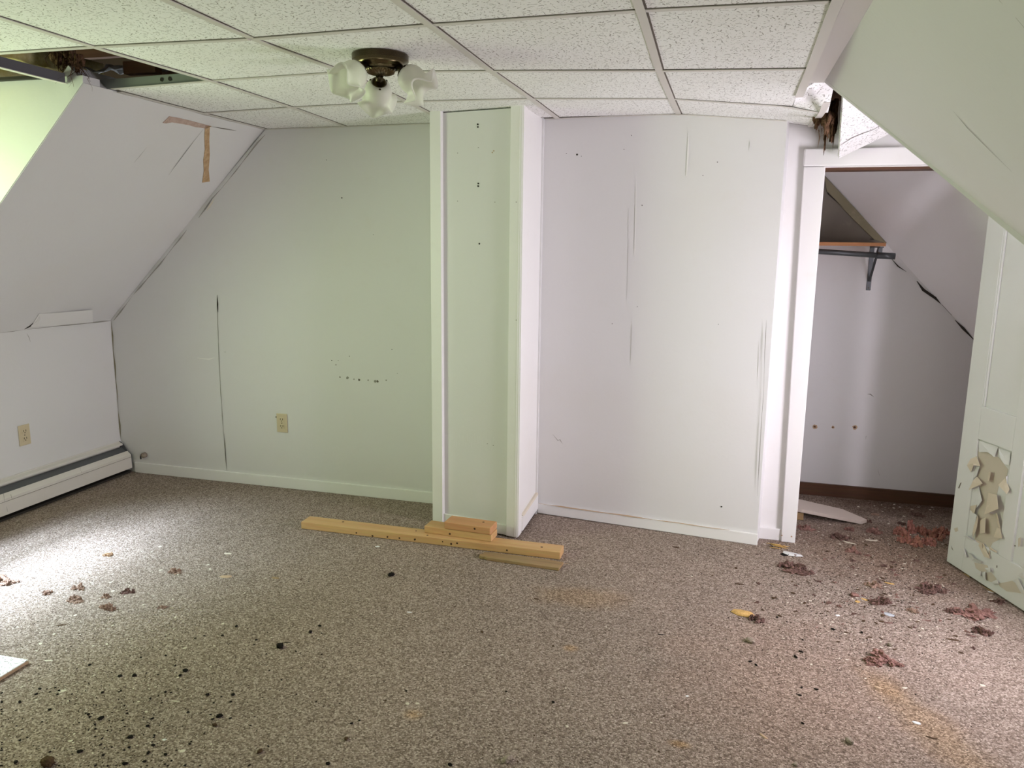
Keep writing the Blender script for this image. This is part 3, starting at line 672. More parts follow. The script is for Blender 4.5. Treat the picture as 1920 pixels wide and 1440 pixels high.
hexa('scraped_edge', [q0 + Vector((-.016, 0, -.002)), q0 + Vector((0, 0, -.002)), q1 + Vector((0, 0, -.002)), q1 + Vector((-.016, 0, -.002))], [q0 + Vector((-.016, 0, .006)), q0 + Vector((-.004, 0, .004)), q1 + Vector((-.004, 0, .010)), q1 + Vector((-.016, 0, .012))], M_chip, pil)
hexa('rotted_gap', [r0 + Vector((-.03, .0, .0)), r0 + Vector((-.006, .0, .0)), r1 + Vector((-.004, 0, .0)), r1 + Vector((-.03, 0, 0))], [r0 + Vector((-.03, .0, .03)), r0 + Vector((-.006, .0, .03)), r1 + Vector((-.004, 0, .03)), r1 + Vector((-.03, 0, .03))], M_dark, pil)
PF = pA + pn * -0.0238
for i, (u, v_) in enumerate(((896, 233), (896, 238), (897, 344), (896.5, 349), (899, 457), (926, 283), (923, 286))):
    p = on_plane(u, v_, PF, pn); dot('screw_hole', p, pn, 0.0045 if i < 5 else 0.003, M_dark if i < 5 else M_tanchip, pil, 0.0015)
for u, v_ in ((858, 377), (928, 379), (897, 277), (968, 379), (858, 287), (914, 832), (925, 835), (968, 600)):
    p = on_plane(u, v_, PF if u < 960 else pA + pn * -.0055, pn); dot('nail_hole', p, pn, 0.0022, M_grime, pil, 0.001, 6)
for k in range(34):
    u = 828 + k * 3.2 + random.uniform(-1.5, 1.5); v_ = 826 + random.uniform(-8, 8)
    ribbon('scrape', [on_plane(u, v_ - random.uniform(2, 9), PF, pn), on_plane(u + .6, v_ + random.uniform(2, 9), PF, pn)], pn, random.uniform(.001, .003), M_trim, pil, .0006, .2, k)

# ------------------------------------------------------------------ baseboards and door trim
bl = struct(prism('baseboard_back_left', [(-3.62, YB - .012, 0), (-1.40, YB - .012, 0), (-1.40, YB - .012, .068), (-3.62, YB - .012, .068)], (0, .014, 0), M_trim, bev=.003), 'low white baseboard under the green lit back wall')
o = prism('baseboard_back_right', [(-0.936, 4.017, 0.004), (0.240, 3.892, 0.0), (0.240, 3.892, .060), (-0.936, 4.017, .060)], (0.001, .014, 0), M_trim, bev=.003); struct(o, 'low white baseboard under the pinkish back wall')
ribbon('scraped_edge', [(-0.93, 4.0155, .061), (-.6, 3.981, .0605), (-.35, 3.954, .061), (.1, 3.906, .0605)], (0, -.4, 1), .006, M_tanchip, o, .0012, .4, 2)
tr1 = empty('trim_closet', (0, 0, 0)); struct(tr1, 'white casing boards around the closet opening')
y0, y1 = YB - .027, YB + .002
hexa('casing_board', [(.360, y0, 0), (.428, y0, 0), (.428, y1, 0), (.360, y1, 0)], [(.329, y0, OPZ + .002), (.424, y0, OPZ + .002), (.424, y1, OPZ + .002), (.329, y1, OPZ + .002)], M_trim, tr1, .003)
box('head_casing', .327, 1.24, y0 - .001, y1, OPZ + .004, 1.947, M_trim, tr1, .006)
box('casing_board', 1.178, 1.24, y0 + .012, y1, 0, OPZ + .002, M_trim, tr1, .003)
box('plinth_board', .240, .366, YB - .016, y1, 0, .062, M_trim, tr1, .003)
box('side_jamb', OP0 - .012, OP0 + .004, YB, YB + .1, 0, OPZ, M_trim, tr1)
box('head_jamb', OP0, OP1, YB + .004, YB + .1, OPZ - .012, OPZ + .004, M_brown, tr1)
for u, v_ in ((1466, 1004), (1484, 1006)): dot('nail_head', on_plane(u, v_, (0, y0 - .0006, 0), NB), NB, .004, M_tanchip, tr1, .001)
for u, v_ in ((1466, 396),): dot('nail_head', on_plane(u, v_, (0, YB - .0006, 0), NB), NB, .004, M_grime, tr1, .001)

# ------------------------------------------------------------------ marks on walls
def backline(parent, pix, width, mt, seed, y=YB, name='crack'):
    ribbon(name, [on_plane(u, v_, (0, y, 0), NB) for u, v_ in pix], NB, width, mt, parent, .0015, .3, seed)
backline(wall_bl, [(407, 556), (409, 620), (412, 700), (417, 780), (425, 882)], .0035, M_line, 1, name='open_seam')
o = prism('seam_gash', [on_plane(u, v_, (0, YB - .001, 0), NB) for u, v_ in ((407.5, 553), (409.3, 570), (409, 586), (407, 572))], (0, -.0015, 0), M_dark, wall_bl)
backline(wall_bl, [(421, 813), (423, 850), (426, 884)], .005, M_grime, 3)
backline(wall_bl, [(640, 371), (642, 371)], .007, M_dark, 4, name='nail_hole')
for u, v_, r_ in ((641, 371, .004), (622, 676, .003), (630, 684, .003), (634, 676, .002), (655, 668, .0025), (735, 655, .0025), (422, 660, .002), (745, 700, .002), (518, 782, .005), (521, 785, .002), (612, 300, .002), (700, 440, .002)):
    dot('nail_hole', on_plane(u, v_, (0, YB - .0005, 0), NB), NB, r_, M_dark, wall_bl, .0012, 7)
for k in range(8):
    u = 640 + 12 * k + random.uniform(-5, 5); v_ = 711 + random.uniform(-6, 6)
    dot('scuff', on_plane(u, v_, (0, YB - .0005, 0), NB), NB, random.uniform(.004, .009), M_line if k % 3 else M_grime, wall_bl, .0006, 8)
backline(wall_bl, [(370, 672), (392, 674), (402, 670)], .02, M_trim, 8, name='filler_patch')
# corner cracks
N_c = Vector((0.5, -0.6, -0.5))
ribbon('corner_crack', [on_plane(u, v_, (0, YB - .004, 0), NB) for u, v_ in ((497, 252), (482, 268), (465, 290), (430, 335), (398, 372), (372, 408))], N_c, .005, M_line, wall_bl, .003, .4, 11)
ribbon('corner_crack', [on_plane(u, v_, (0, YB - .004, 0), NB) for u, v_ in ((402, 372), (394, 385), (386, 396))], N_c, .008, M_chip, wall_bl, .004, .4, 12)
ribbon('corner_crack', [on_plane(u, v_, (0, YB - .004, 0), NB) for u, v_ in ((350, 430), (300, 495), (250, 552), (213, 600))], N_c, .006, M_line, wall_bl, .004, .5, 13)
ribbon('corner_crack', [(XL + .001 + .003 * (k % 2), YB - .003, .985 - .097 * k) for k in range(9)], Vector((.7, -.7, 0)), .005, M_shade_crack, wall_bl, .003, .5, 14)
# right wall marks
nwr = Vector((-(4.032 - 3.906), -(0.236 + 0.945), 0)).normalized(); p_wr = Vector((-.945, 4.032, 0))
def wr(u, v_): return on_plane(u, v_, p_wr + nwr * .0004, nwr)
for u, v_, r_ in ((1082, 290, .005), (1090, 293, .002), (1062, 288, .002), (1184, 254, .002), (1345, 304, .0025), (1318, 329, .002), (1204, 385, .0025), (1195, 575, .002), (1170, 280, .002), (1148, 607, .002), (1347, 608, .002), (1353, 950, .004)):
    dot('nail_hole', wr(u, v_), nwr, r_, M_dark, wall_br, .0012, 7)
ribbon('scratch', [wr(1036, 814), (wr(1046, 826)), wr(1050, 824), wr(1055, 833)], nwr, .004, M_line, wall_br, .0006, .4, 3)
for k, (u, v0_, v1_) in enumerate(((1193, 340, 480), (1186, 600, 690), (1395, 420, 455), (1291, 250, 330), (1424, 640, 720), (1407, 262, 285), (1180, 390, 560))):
    ribbon('paper_seam', [wr(u, v0_), wr(u - 1, (v0_ + v1_) / 2), wr(u - 3, v1_)], nwr, .004 if k != 3 else .012, M_trim if k in (0, 3) else M_wall, wall_br, .0022, .3, k)
ribbon('crack', [on_plane(u, v_, (0, 3.9, 0), NB) for u, v_ in ((1437, 600), (1434, 660), (1432, 730), (1427, 800), (1420, 930))], NB, .003, M_line, wall_br, .002, .3, 7)
ribbon('crack', [on_plane(u, v_, (0, YB - .001, 0), NB) for u, v_ in ((1534, 240), (1537, 258), (1533, 277))], NB, .004, M_tanchip, wall_cl, .002, .3, 7)
# left slope marks
P_ls = Vector((-2.56, YE, H)) + NL * .0005
def lsp(u, v_, d=0.0): return on_plane(u, v_, P_ls + NL * d, NL)
prism('torn_strip', [lsp(u, v_) for u, v_ in ((305, 230), (317, 218), (330, 220), (352, 225), (375, 231), (394, 236), (388, 241), (376, 239), (366, 238), (357, 235), (347, 233), (335, 231), (322, 229), (311, 231))], NL * .002, M_pinkpaper, ls)
prism('torn_strip', [lsp(u, v_) for u, v_ in ((384, 238), (393, 238), (392, 262), (393, 290), (391, 318), (393, 340), (379, 342), (382, 320), (381, 300), (384, 280), (383, 258))], NL * .002, M_tanpaper, ls)
prism('paper_curl', [lsp(384, 237), lsp(394, 236), lsp(397, 237, .012), lsp(388, 239, .016)], NL * .0015, M_tanpaper, ls)
ribbon('crack', [lsp(394, 237), lsp(420, 241), lsp(443, 245)], NL, .005, M_grime, ls, .001, .3, 1)
ribbon('crack', [lsp(381, 242), lsp(350, 282), lsp(316, 328)], NL, .0035, M_line, ls, .001, .3, 2)
ribbon('crack', [lsp(275, 276), lsp(262, 292), lsp(251, 305)], NL, .003, M_line, ls, .001, .3, 3)
ribbon('open_seam', [lsp(212, 171), lsp(300, 193), lsp(400, 219), lsp(500, 243)], NL, .004, M_grime, ls, .001, .3, 4)
# tear and lifted tape at the knee crease
XN = (1, 0, 0)
def kw(u, v_, d=0.0): return on_plane(u, v_, (XL + .0006 + d, 0, 0), XN)
prism('joint_tape', [lsp(73, 588, .002), lsp(110, 586, .005), lsp(173, 581, .014), lsp(174, 604, .012), lsp(120, 609, .004), lsp(58, 613, .002)], NL * .0015, M_trim, ls)
prism('paper_tear', [lsp(46, 617), lsp(55, 611), lsp(65, 603), lsp(73, 590), lsp(70, 602), lsp(62, 610)], NL * .002, M_dark, ls)
prism('paper_curl', [lsp(73, 590), lsp(66, 603), lsp(56, 612), lsp(68, 610, .012), lsp(76, 598, .012)], NL * .0012, M_trim, ls)
ribbon('crease', [kw(0, 624), kw(45, 618), kw(110, 611), kw(163, 606), kw(208, 601)], XN, .006, M_line, wl, .001, .3, 6)
ribbon('crack', [kw(50, 625), kw(54, 632), kw(57, 642)], XN, .003, M_line, wl, .001, .3, 7)
# right slope cracks
P_rs = e0 + nR * .0005
def rsp(u, v_): return on_plane(u, v_, P_rs, nR)
ribbon('crack', [rsp(1788, 208), rsp(1815, 240), rsp(1850, 275), rsp(1897, 321)], nR, .0025, M_grime, rs, .001, .2, 1)
ribbon('crack', [rsp(1874, 0), rsp(1880, 6)], nR, .003, M_grime, rs, .001, .2, 2)
ribbon('crack', [rsp(1905, 32), rsp(1922, 52)], nR, .004, M_grime, rs, .001, .2, 3)
# closet marks
def cbp(u, v_): return on_plane(u, v_, (0, YC - .0005, 0), NB)
for u, v_, r_ in ((1528, 800, .013), (1562, 801, .009), (1603, 801, .014)):
    c = cbp(u, v_); dot('rust_spot', c, NB, r_, M_tanchip, cb, .0006, 12); dot('rust_core', c + Vector((-.001, -.0006, 0)), NB, r_ * .5, M_brown, cb, .0006, 9)
ribbon('scuff', [cbp(1626, 739), cbp(1632, 739), cbp(1638, 744)], NB, .004, M_grime, cb, .0006, .3, 1)
ribbon('scuff', [cbp(1624, 817), cbp(1623, 824)], NB, .004, M_grime, cb, .0006, .3, 2)
ribbon('scuff', [cbp(1646, 880), cbp(1649, 892)], NB, .003, M_grime, cb, .0006, .3, 3)
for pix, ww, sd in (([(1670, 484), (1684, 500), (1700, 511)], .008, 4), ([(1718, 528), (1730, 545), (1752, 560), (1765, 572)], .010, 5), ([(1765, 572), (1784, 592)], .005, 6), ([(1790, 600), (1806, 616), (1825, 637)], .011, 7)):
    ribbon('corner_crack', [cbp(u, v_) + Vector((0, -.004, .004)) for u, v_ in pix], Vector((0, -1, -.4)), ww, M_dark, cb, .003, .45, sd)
prism('shade_strip', [cbp(1545, 331), cbp(1600, 388), cbp(1661, 456), cbp(1638, 449), cbp(1600, 412), cbp(1550, 360)], (0, -.016, 0), M_shade_crack, cb)  # dark strip standing in for the shaded far end of the slope
prism('shade_strip_edge', [cbp(1551, 360), cbp(1580, 389), cbp(1583, 392), cbp(1552, 364)], (0, -.018, 0), M_dark, cb)  # dark lower rim of the painted shade
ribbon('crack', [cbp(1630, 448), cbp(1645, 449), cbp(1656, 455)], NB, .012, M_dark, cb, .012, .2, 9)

# ------------------------------------------------------------------ closet shelf, rod, bracket
sf = tag(box('closet_shelf', 0.345, 0.816, 4.53, YC - .001, 1.500, 1.519, M_shelf, bev=.001), 'reddish brown wooden shelf board high in the closet', 'shelf')
YR = 4.60
rod = empty('closet_rod', (0.345, YR, 1.452)); tag(rod, 'dark grey round clothes rod below the closet shelf', 'clothes rod')
pe = on_plane(1648, 479, (0, YR, 0), NB); pz = on_plane(1536, 471.5, (0, YR, 0), NB); pt = on_plane(1678, 480.5, (0, YR, 0), NB)
sl_ = (pe - pz); pz2 = pz - sl_ * ((pz.x - .345) / sl_.x)
off = Vector(rod.location)
tube('rod_tube', [pz2 - off, pe - off], .0145, M_greymetal, rod, 14)
tube('rod_sleeve', [pe - off - sl_.normalized() * .01, pt - off], .0175, M_greymetal, rod, 14)
br = empty('shelf_bracket', (0.812, YC, 1.25)); tag(br, 'grey metal shelf and rod bracket on the closet back wall', 'bracket')
bx = on_plane(1632, 500, (0, YC, 0), NB).x
box('wall_plate', bx - .812 - .012, bx - .812 + .012, -.006, 0, 0.0, .25, M_greymetal, br, .002)
box('shelf_arm', bx - .812 - .010, bx - .812 + .010, -.29, -.002, .242, .249, M_greymetal, br, .001)
hexa('brace', [(bx - .812 - .006, -.012, .05), (bx - .812 + .006, -.012, .05), (bx - .812 + .006, -.006, .05), (bx - .812 - .006, -.006, .05)], [(bx - .812 - .006, -.21, .242), (bx - .812 + .006, -.21, .242), (bx - .812 + .006, -.195, .242), (bx - .812 - .006, -.195, .242)], M_greymetal, br)
box('rod_hook', bx - .812 - .010, bx - .812 + .010, YR - YC - .006, YR - YC + .006, .212, .246, M_greymetal, br, .001)
dot('screw', (bx - .812, -.006, .014), NB, .004, M_slot, br, .002)

# ------------------------------------------------------------------ open closet door
hin = Vector((1.115, 3.938, 0.0)); dd = Vector((.174, -.487, 0)).normalized(); dn = Vector((dd.y, -dd.x, 0))
if dn.x > 0: dn = -dn                                # visible face, towards the room
door = empty('door_1', (0, 0, 0)); struct(door, 'white panelled closet door standing open with paint peeling off its lower half')
DWd, DZ0, DZ1, TH = 0.685, 0.008, 1.84, 0.035
def dpt(s, d, z): return hin + dd * s + dn * d + Vector((0, 0, z))
def dbox(name, s0, s1, z0, z1, d0, d1, mt, bev=.002):
    return hexa(name, [dpt(s0, d1, z0), dpt(s1, d1, z0), dpt(s1, d0, z0), dpt(s0, d0, z0)], [dpt(s0, d1, z1), dpt(s1, d1, z1), dpt(s1, d0, z1), dpt(s0, d0, z1)], mt, door, bev)
def dsz(u, v_): p = on_plane(u, v_, hin, dn); return ((p - hin).dot(dd), p.z)
s_a = dsz(1841, 763)[0]; s_b = dsz(1897, 847)[0]; z_um = (dsz(1841, 763)[1] + dsz(1905, 781)[1]) / 2; z_lt = (dsz(1832, 823)[1] + dsz(1897, 846)[1]) / 2; z_lb = dsz(1813, 1006)[1]
s_a = max(.09, min(.18, s_a)); s_b = max(s_a + .12, min(.36, s_b))
s_c = s_b + .075; s_d = min(DWd - .1, s_c + (s_b - s_a))
dbox('stile', 0, s_a, DZ0, DZ1, -TH, 0, M_door); dbox('stile', s_b, s_c, z_lb, DZ1, -TH, 0, M_door); dbox('stile', s_d, DWd, DZ0, DZ1, -TH, 0, M_door)
dbox('rail', s_a, s_d, DZ0, z_lb, -TH, 0, M_door); dbox('rail', s_a, s_b, z_lt, z_um, -TH, 0, M_door); dbox('rail', s_c, s_d, z_lt, z_um, -TH, 0, M_door); dbox('rail', s_a, s_d, DZ1 - .11, DZ1, -TH, 0, M_door)
for a_, b2 in ((s_a, s_b), (s_c, s_d)):
    dbox('panel', a_ - .005, b2 + .005, z_um - .005, DZ1 - .1, -.024, -.011, M_door, 0); dbox('panel', a_ - .005, b2 + .005, z_lb - .005, z_lt + .005, -.024, -.011, M_door, 0)
    dbox('panel_moulding', a_, a_ + .010, z_um, DZ1 - .11, -.011, -.002, M_door, .003)
box_k = empty('unused', (0, 0, 0)); bpy.data.objects.remove(box_k)
PS = .264
def dq(cx, cy, d):                                   # a point of the door face from the close view of its lower half
    return on_plane(cx * PS + 1740, cy * PS + 780, hin + dn * d, dn)
def patch(name, pts, d, th, mt): return prism(name, [dq(x, y, d) for x, y in pts], dn * th, mt, door)
patch('bare_patch', [(345, 255), (400, 245), (470, 290), (500, 290), (570, 380), (560, 430), (505, 490), (490, 560), (455, 640), (440, 690), (480, 700), (520, 870), (460, 900), (440, 940), (400, 905), (330, 880), (350, 780), (350, 700), (385, 600), (370, 500), (385, 470), (350, 430), (370, 350)], -.0108, .0006, M_bare)
for i, pl_ in enumerate(([(330, 1040), (420, 1060), (440, 1100), (380, 1110), (340, 1080)], [(500, 1190), (600, 1170), (640, 1200), (670, 1260), (560, 1245), (510, 1210)], [(405, 1110), (450, 1110), (490, 1160), (450, 1180), (410, 1165)], [(640, 870), (660, 860), (655, 920), (640, 930)], [(225, 1105), (290, 1130), (300, 1150), (240, 1120)], [(330, 1185), (360, 1190), (480, 1255), (450, 1250)], [(185, 800), (210, 790), (215, 815), (195, 825)])):
    patch('bare_patch', pl_, .0002, .0006, M_bare if i not in (5, 4) else M_weather)
def flake(pts, base, mt, th=.0009):
    """a lifted shard of paint: every corner with its own height off the door"""
    c = Vector((0, 0, 0)); P = [dq(x, y, base + l * 1.5 / 1000) for x, y, l in pts]
    for p in P: c += p
    c = c / len(P) + dn * .002; n_ = len(P); v = P + [c] + [p + dn * th for p in P] + [c + dn * th]; f = []
    for i in range(n_):
        j = (i + 1) % n_; f += [(i, j, n_), (n_ + 1 + j, n_ + 1 + i, 2 * n_ + 1), (i, n_ + 1 + i, n_ + 1 + j, j)]
    return mesh_obj('paint_flake', v, f, mt, door)
BS = -.010
for pts in ([(325, 265, 2), (347, 290, 6), (370, 355, 14), (325, 350, 16), (305, 400, 12), (278, 350, 11)], [(350, 430, 3), (388, 480, 16), (290, 525, 14), (320, 460, 11)], [(430, 545, 3), (490, 560, 10), (500, 660, 20), (400, 700, 16), (415, 640, 6)],
            [(500, 490, 14), (550, 440, 3), (580, 520, 12), (560, 555, 19)], [(345, 700, 4), (357, 722, 12), (345, 800, 14), (320, 870, 10), (315, 780, 3)], [(370, 740, 3), (410, 720, 9), (405, 830, 16), (370, 835, 9)], [(490, 790, 3), (515, 800, 8), (525, 870, 16), (468, 860, 12)], [(432, 395, 2), (447, 400, 12), (435, 465, 12), (424, 460, 2)],
            [(340, 880, 3), (395, 905, 5), (440, 1010, 14), (400, 1000, 12)], [(360, 905, 3), (385, 905, 10), (388, 940, 10), (365, 930, 2)], [(440, 930, 3), (492, 965, 8), (490, 972, 8), (430, 945, 3)], [(430, 960, 2), (440, 950, 9), (436, 1015, 9), (425, 1000, 2)], [(480, 690, 3), (492, 690, 10), (515, 800, 9), (500, 790, 2)], [(300, 640, 3), (345, 630, 10), (330, 690, 9), (308, 690, 2)]):
    flake(pts, BS, M_flakeback)
for pts in ([(358, 172, 1), (500, 218, 1), (470, 292, 9), (430, 256, 7), (365, 256, 4)], [(502, 228, 1), (588, 258, 1), (576, 350, 5), (540, 340, 8), (510, 280, 8)], [(298, 530, 1), (360, 505, 5), (384, 600, 9), (350, 650, 8), (300, 660, 2)], [(290, 660, 1), (348, 705, 10), (312, 850, 6), (275, 850, 1)], [(320, 360, 1), (368, 358, 8), (345, 425, 6), (310, 455, 1)], [(555, 430, 10), (580, 420, 1), (578, 510, 1), (562, 480, 9)]):
    flake(pts, BS, M_door)
for pts in ([(240, 945, 1), (258, 940, 6), (275, 1000, 9), (262, 1000, 2)], [(280, 975, 1), (300, 972, 8), (330, 1010, 11), (385, 1035, 9), (370, 1048, 3), (310, 1025, 3)], [(405, 1080, 2), (445, 1075, 9), (442, 1108, 10), (415, 1098, 2)], [(345, 1110, 1), (378, 1100, 8), (372, 1135, 8), (352, 1130, 1)], [(380, 1110, 1), (405, 1105, 7), (410, 1165, 7), (388, 1150, 1)], [(450, 1180, 1), (492, 1160, 6), (500, 1190, 6), (470, 1200, 1)], [(250, 850, 2), (275, 850, 9), (330, 890, 10), (300, 880, 2)], [(640, 1130, 1), (670, 1110, 8), (690, 1160, 8), (660, 1150, 2)], [(610, 1165, 1), (640, 1150, 7), (690, 1260, 8), (665, 1262, 2)], [(635, 1040, 1), (690, 1070, 7), (690, 1100, 5), (650, 1060, 1)]):
    flake(pts, .0005, M_door)
for pts in ([(230, 475), (238, 472), (222, 515), (214, 512)], [(165, 920), (175, 945), (180, 955), (170, 945)], [(487, 1060), (493, 1062), (492, 1078), (486, 1078)], [(612, 918), (625, 920), (625, 926), (614, 926)]):
    patch('chip_mark', pts, .0003, .0005, M_grime)

# ------------------------------------------------------------------ baseboard heater
ht = empty('baseboard_heater', (XL, 2.4, 0)); tag(ht, 'long white metal baseboard heater along the left knee wall', 'heater')
def hprof(name, prof, mt, y0=-3.6, y1=1.590, bev=0):
    prof = [(x, z * 1.12) for x, z in prof]; n_ = len(prof); v = [(x, y0, z) for x, z in prof] + [(x, y1, z) for x, z in prof]
    f = [tuple(range(n_)), tuple(range(2 * n_ - 1, n_ - 1, -1))] + [(i, (i + 1) % n_, n_ + (i + 1) % n_, n_ + i) for i in range(n_)]
    o = mesh_obj(name, v, f, mt, ht)
    if bev: bevel(o, bev)
    return o
hprof('back_plate', [(.001, .012), (.005, .012), (.005, .182), (.001, .182)], M_enamel)
hprof('top_lip', [(.001, .178), (.028, .170), (.030, .160), (.026, .160), (.024, .166), (.001, .174)], M_enamel)
hprof('front_cover', [(.062, .128), (.088, .108), (.090, .030), (.086, .028), (.084, .105), (.060, .124)], M_enamel)
hprof('crease_line', [(.0898, .094), (.0906, .094), (.0906, .0955), (.0898, .0955)], M_grime)
hprof('damper', [(.018, .148), (.062, .118), (.060, .114), (.016, .144)], M_heatdark)
hprof('fin_pack', [(.012, .045), (.070, .045), (.070, .10), (.012, .10)], M_heatdark)
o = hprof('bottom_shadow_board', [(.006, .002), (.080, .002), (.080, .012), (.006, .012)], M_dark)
prism('end_cap', [(.001, 1.591, .012), (.001, 1.591, .204), (.028, 1.591, .190), (.062, 1.591, .142), (.088, 1.591, .118), (.090, 1.591, .034)], (0, .004, 0), M_heatdark, ht)
for u, v_, l in ((150, 877, .02), (152, 884, .012), (168, 863, .006), (6, 925, .05), (12, 950, .03), (20, 927, .03)):
    p = on_plane(u, v_, (XL + .0907, 0, 0), XN) - Vector((XL, 2.4, 0)); ribbon('scratch', [p, p + Vector((0, .004, -l))], XN, .004, M_grime, ht, .0006, .3, int(u))
# pipe stub by the corner
ps = on_plane(271, 853, (0, YB, 0), NB); pp = empty('pipe_stub', ps); tag(pp, 'rusty round pipe stub poking from the wall by the heater corner', 'pipe')
tube('stub', [(.006, 0, .002), (.006, -.02, .002), (.006, -.026, .002)], [.017, .017, .012], M_stone, pp, 14)
tube('bent_end', [(-.004, -.012, .006), (-.014, -.014, .004), (-.020, -.014, -.010), (-.020, -.012, -.026)], .005, M_greymetal, pp, 8)

# ------------------------------------------------------------------ outlets
def outlet(label, c, ax, nrm):
    """ax: sideways direction, nrm: into the room"""
    t = empty('wall_outlet', c); tag(t, label, 'outlet', 'ivory wall outlets')
    ax = Vector(ax); nz = Vector((0, 0, 1)); nr = Vector(nrm)
    def bx_(name, a0, a1, z0, z1, d0, d1, mt, par, bev=0):
        q = lambda a_, d, z: ax * a_ + nr * d + nz * z
        return hexa(name, [q(a0, d0, z0), q(a1, d0, z0), q(a1, d1, z0), q(a0, d1, z0)], [q(a0, d0, z1), q(a1, d0, z1), q(a1, d1, z1), q(a0, d1, z1)], mt, par, bev)
    bx_('cover_plate', -.036, .036, -.058, .058, 0, .006, M_ivory, t, .003)
    for zz in (.021, -.021):
        r_ = bx_('receptacle', -.017, .017, zz - .014, zz + .014, .005, .0085, M_ivory, t, .004)
        bx_('slot', -.009, -.0055, zz - .002, zz + .009, .008, .0089, M_slot, r_); bx_('slot', .0055, .009, zz - .002, zz + .009, .008, .0089, M_slot, r_); bx_('ground_hole', -.003, .003, zz - .010, zz - .005, .008, .0089, M_slot, r_)
    dot('screw', nr * .006, nr, .003, M_slot, t, .0008)
outlet('ivory duplex outlet on the left knee wall above the heater', kw(45, 815.5), (0, 1, 0), (1, 0, 0))
outlet('ivory duplex outlet low on the green lit back wall', on_plane(529.5, 793, (0, YB, 0), NB), (1, 0, 0), (0, -1, 0))

# ------------------------------------------------------------------ ceiling lamp
LC = Vector((-1.168, 2.545, 0)); LC.z = zc(LC.x, LC.y)
lamp = empty('ceiling_lamp', LC); tag(lamp, 'antique brass flush ceiling lamp with three ruffled frosted glass shades', 'lamp')
lathe('canopy', [(.001, .001), (.093, .001), (.093, .001), (.096, -.003), (.096, -.003), (.095, -.020), (.095, -.020), (.088, -.024), (.088, -.024), (.070, -.035), (.056, -.046), (.056, -.046), (.001, -.047)], M_brass, lamp, 48)
lathe('rosette', [(.001, -.045), (.050, -.045), (.050, -.050), (.046, -.055), (.030, -.060), (.016, -.063), (.001, -.063)], M_brass, lamp, 72, lambda r_, z, t: (r_, z - (.0045 * math.cos(t * 18) if .02 < r_ < .047 else 0)))
im_r = Vector((RIGHT.x, RIGHT.y, 0)).normalized(); im_f = Vector((FWD.x, FWD.y, 0)).normalized()
for k, th in enumerate((-14, 106, 226)):
    t = math.radians(th); az = im_r * math.cos(t) + im_f * math.sin(t)
    dirv = (az * .74 + Vector((0, 0, -.67))).normalized()
    P0 = az * (.066 if k != 1 else .034) + Vector((0, 0, -.040 if k != 1 else -.062)); P1 = P0 + dirv * .020
    arm = tube('socket_arm', [P0 - dirv * .006, P0 + dirv * .012, P1], [.013, .013, .016], M_darkbrass, lamp, 16)
    rot = dirv.to_track_quat('Z', 'Y').to_matrix().to_4x4(); Mx = Matrix.Translation(P1) @ rot @ Matrix.Scale(.90, 4)
    lathe('socket_cup', [(.001, -.004), (.022, -.004), (.030, .002), (.030, .002), (.032, .016), (.032, .016), (.028, .017), (.022, .014)], M_brass, arm, 24, None, Mx)
    for q in range(3):
        ta = q * 2.094 + .5; a_ = Vector((math.cos(ta), math.sin(ta), 0))
        tube('thumb_screw', [Mx @ (a_ * .030 + Vector((0, 0, .010))), Mx @ (a_ * .034 + Vector((0, 0, .010))), Mx @ (a_ * .0345 + Vector((0, 0, .010))), Mx @ (a_ * .038 + Vector((0, 0, .010)))], [.0018, .0018, .004, .004], M_darkbrass, arm, 8)
    def ruffle(r_, z, tt, k=k):
        a_ = max(0, (z - .055) / .055); s_ = math.cos(tt * 4 + (0.4, 1.7, 2.6)[k])
        return r_ + .013 * a_ * a_ * s_, z - .022 * a_ * a_ * s_
    sd = lathe('lamp_shade', [(.024, .004), (.028, .008), (.038, .016), (.045, .028), (.049, .044), (.048, .060), (.045, .074), (.047, .088), (.057, .099), (.072, .108)], M_frost, lamp, 72, ruffle, Mx)
    sd.modifiers.new('s', 'SOLIDIFY').thickness = .003

# ------------------------------------------------------------------ lumber by the pillar
def board(name, label, front_l, front_r, width, z0, th, mt, group=None, knots=0, bev=.003, cat='lumber'):
    """a squared length of wood: lower front edge from front_l to front_r"""
    a = Vector(front_l); b_ = Vector(front_r); d = (b_ - a); Ln = d.length; ang = math.atan2(d.y, d.x)
    o = box(name, 0, Ln, 0, width, 0, th, mt, None, bev); o.location = (a.x, a.y, z0); o.rotation_euler = (0, 0, ang); tag(o, label, cat, group)
    rnd = random.Random(int(Ln * 1000))
    for k in range(knots):
        x = rnd.uniform(.03, Ln - .03)
        if k % 3: dot('knot', (x, -.0002, rnd.uniform(.2, .8) * th), NB, rnd.uniform(.0035, .006), M_knot, o, .0006, 9)
        else: dot('knot', (x, rnd.uniform(.2, .8) * width, th), (0, 0, 1), rnd.uniform(.003, .007), M_knot, o, .0006, 9)
    return o
board('lumber_plank', 'long pine two by four lying on the carpet in front of the pillar', (-2.075, 3.425, 0), (-0.683, 3.425, 0), .092, .001, .038, M_pine, None, 14)
board('lumber_block', 'lower pine offcut lying across the long two by four', (-1.398, 3.470, 0), (-1.036, 3.452, 0), .089, .0395, .036, M_pine, None, 2)
o = board('lumber_block', 'upper pinkish pine offcut stacked on the lower offcut', (-1.288, 3.462, 0), (-1.040, 3.448, 0), .100, .076, .037, M_pine2, None, 2, .004)
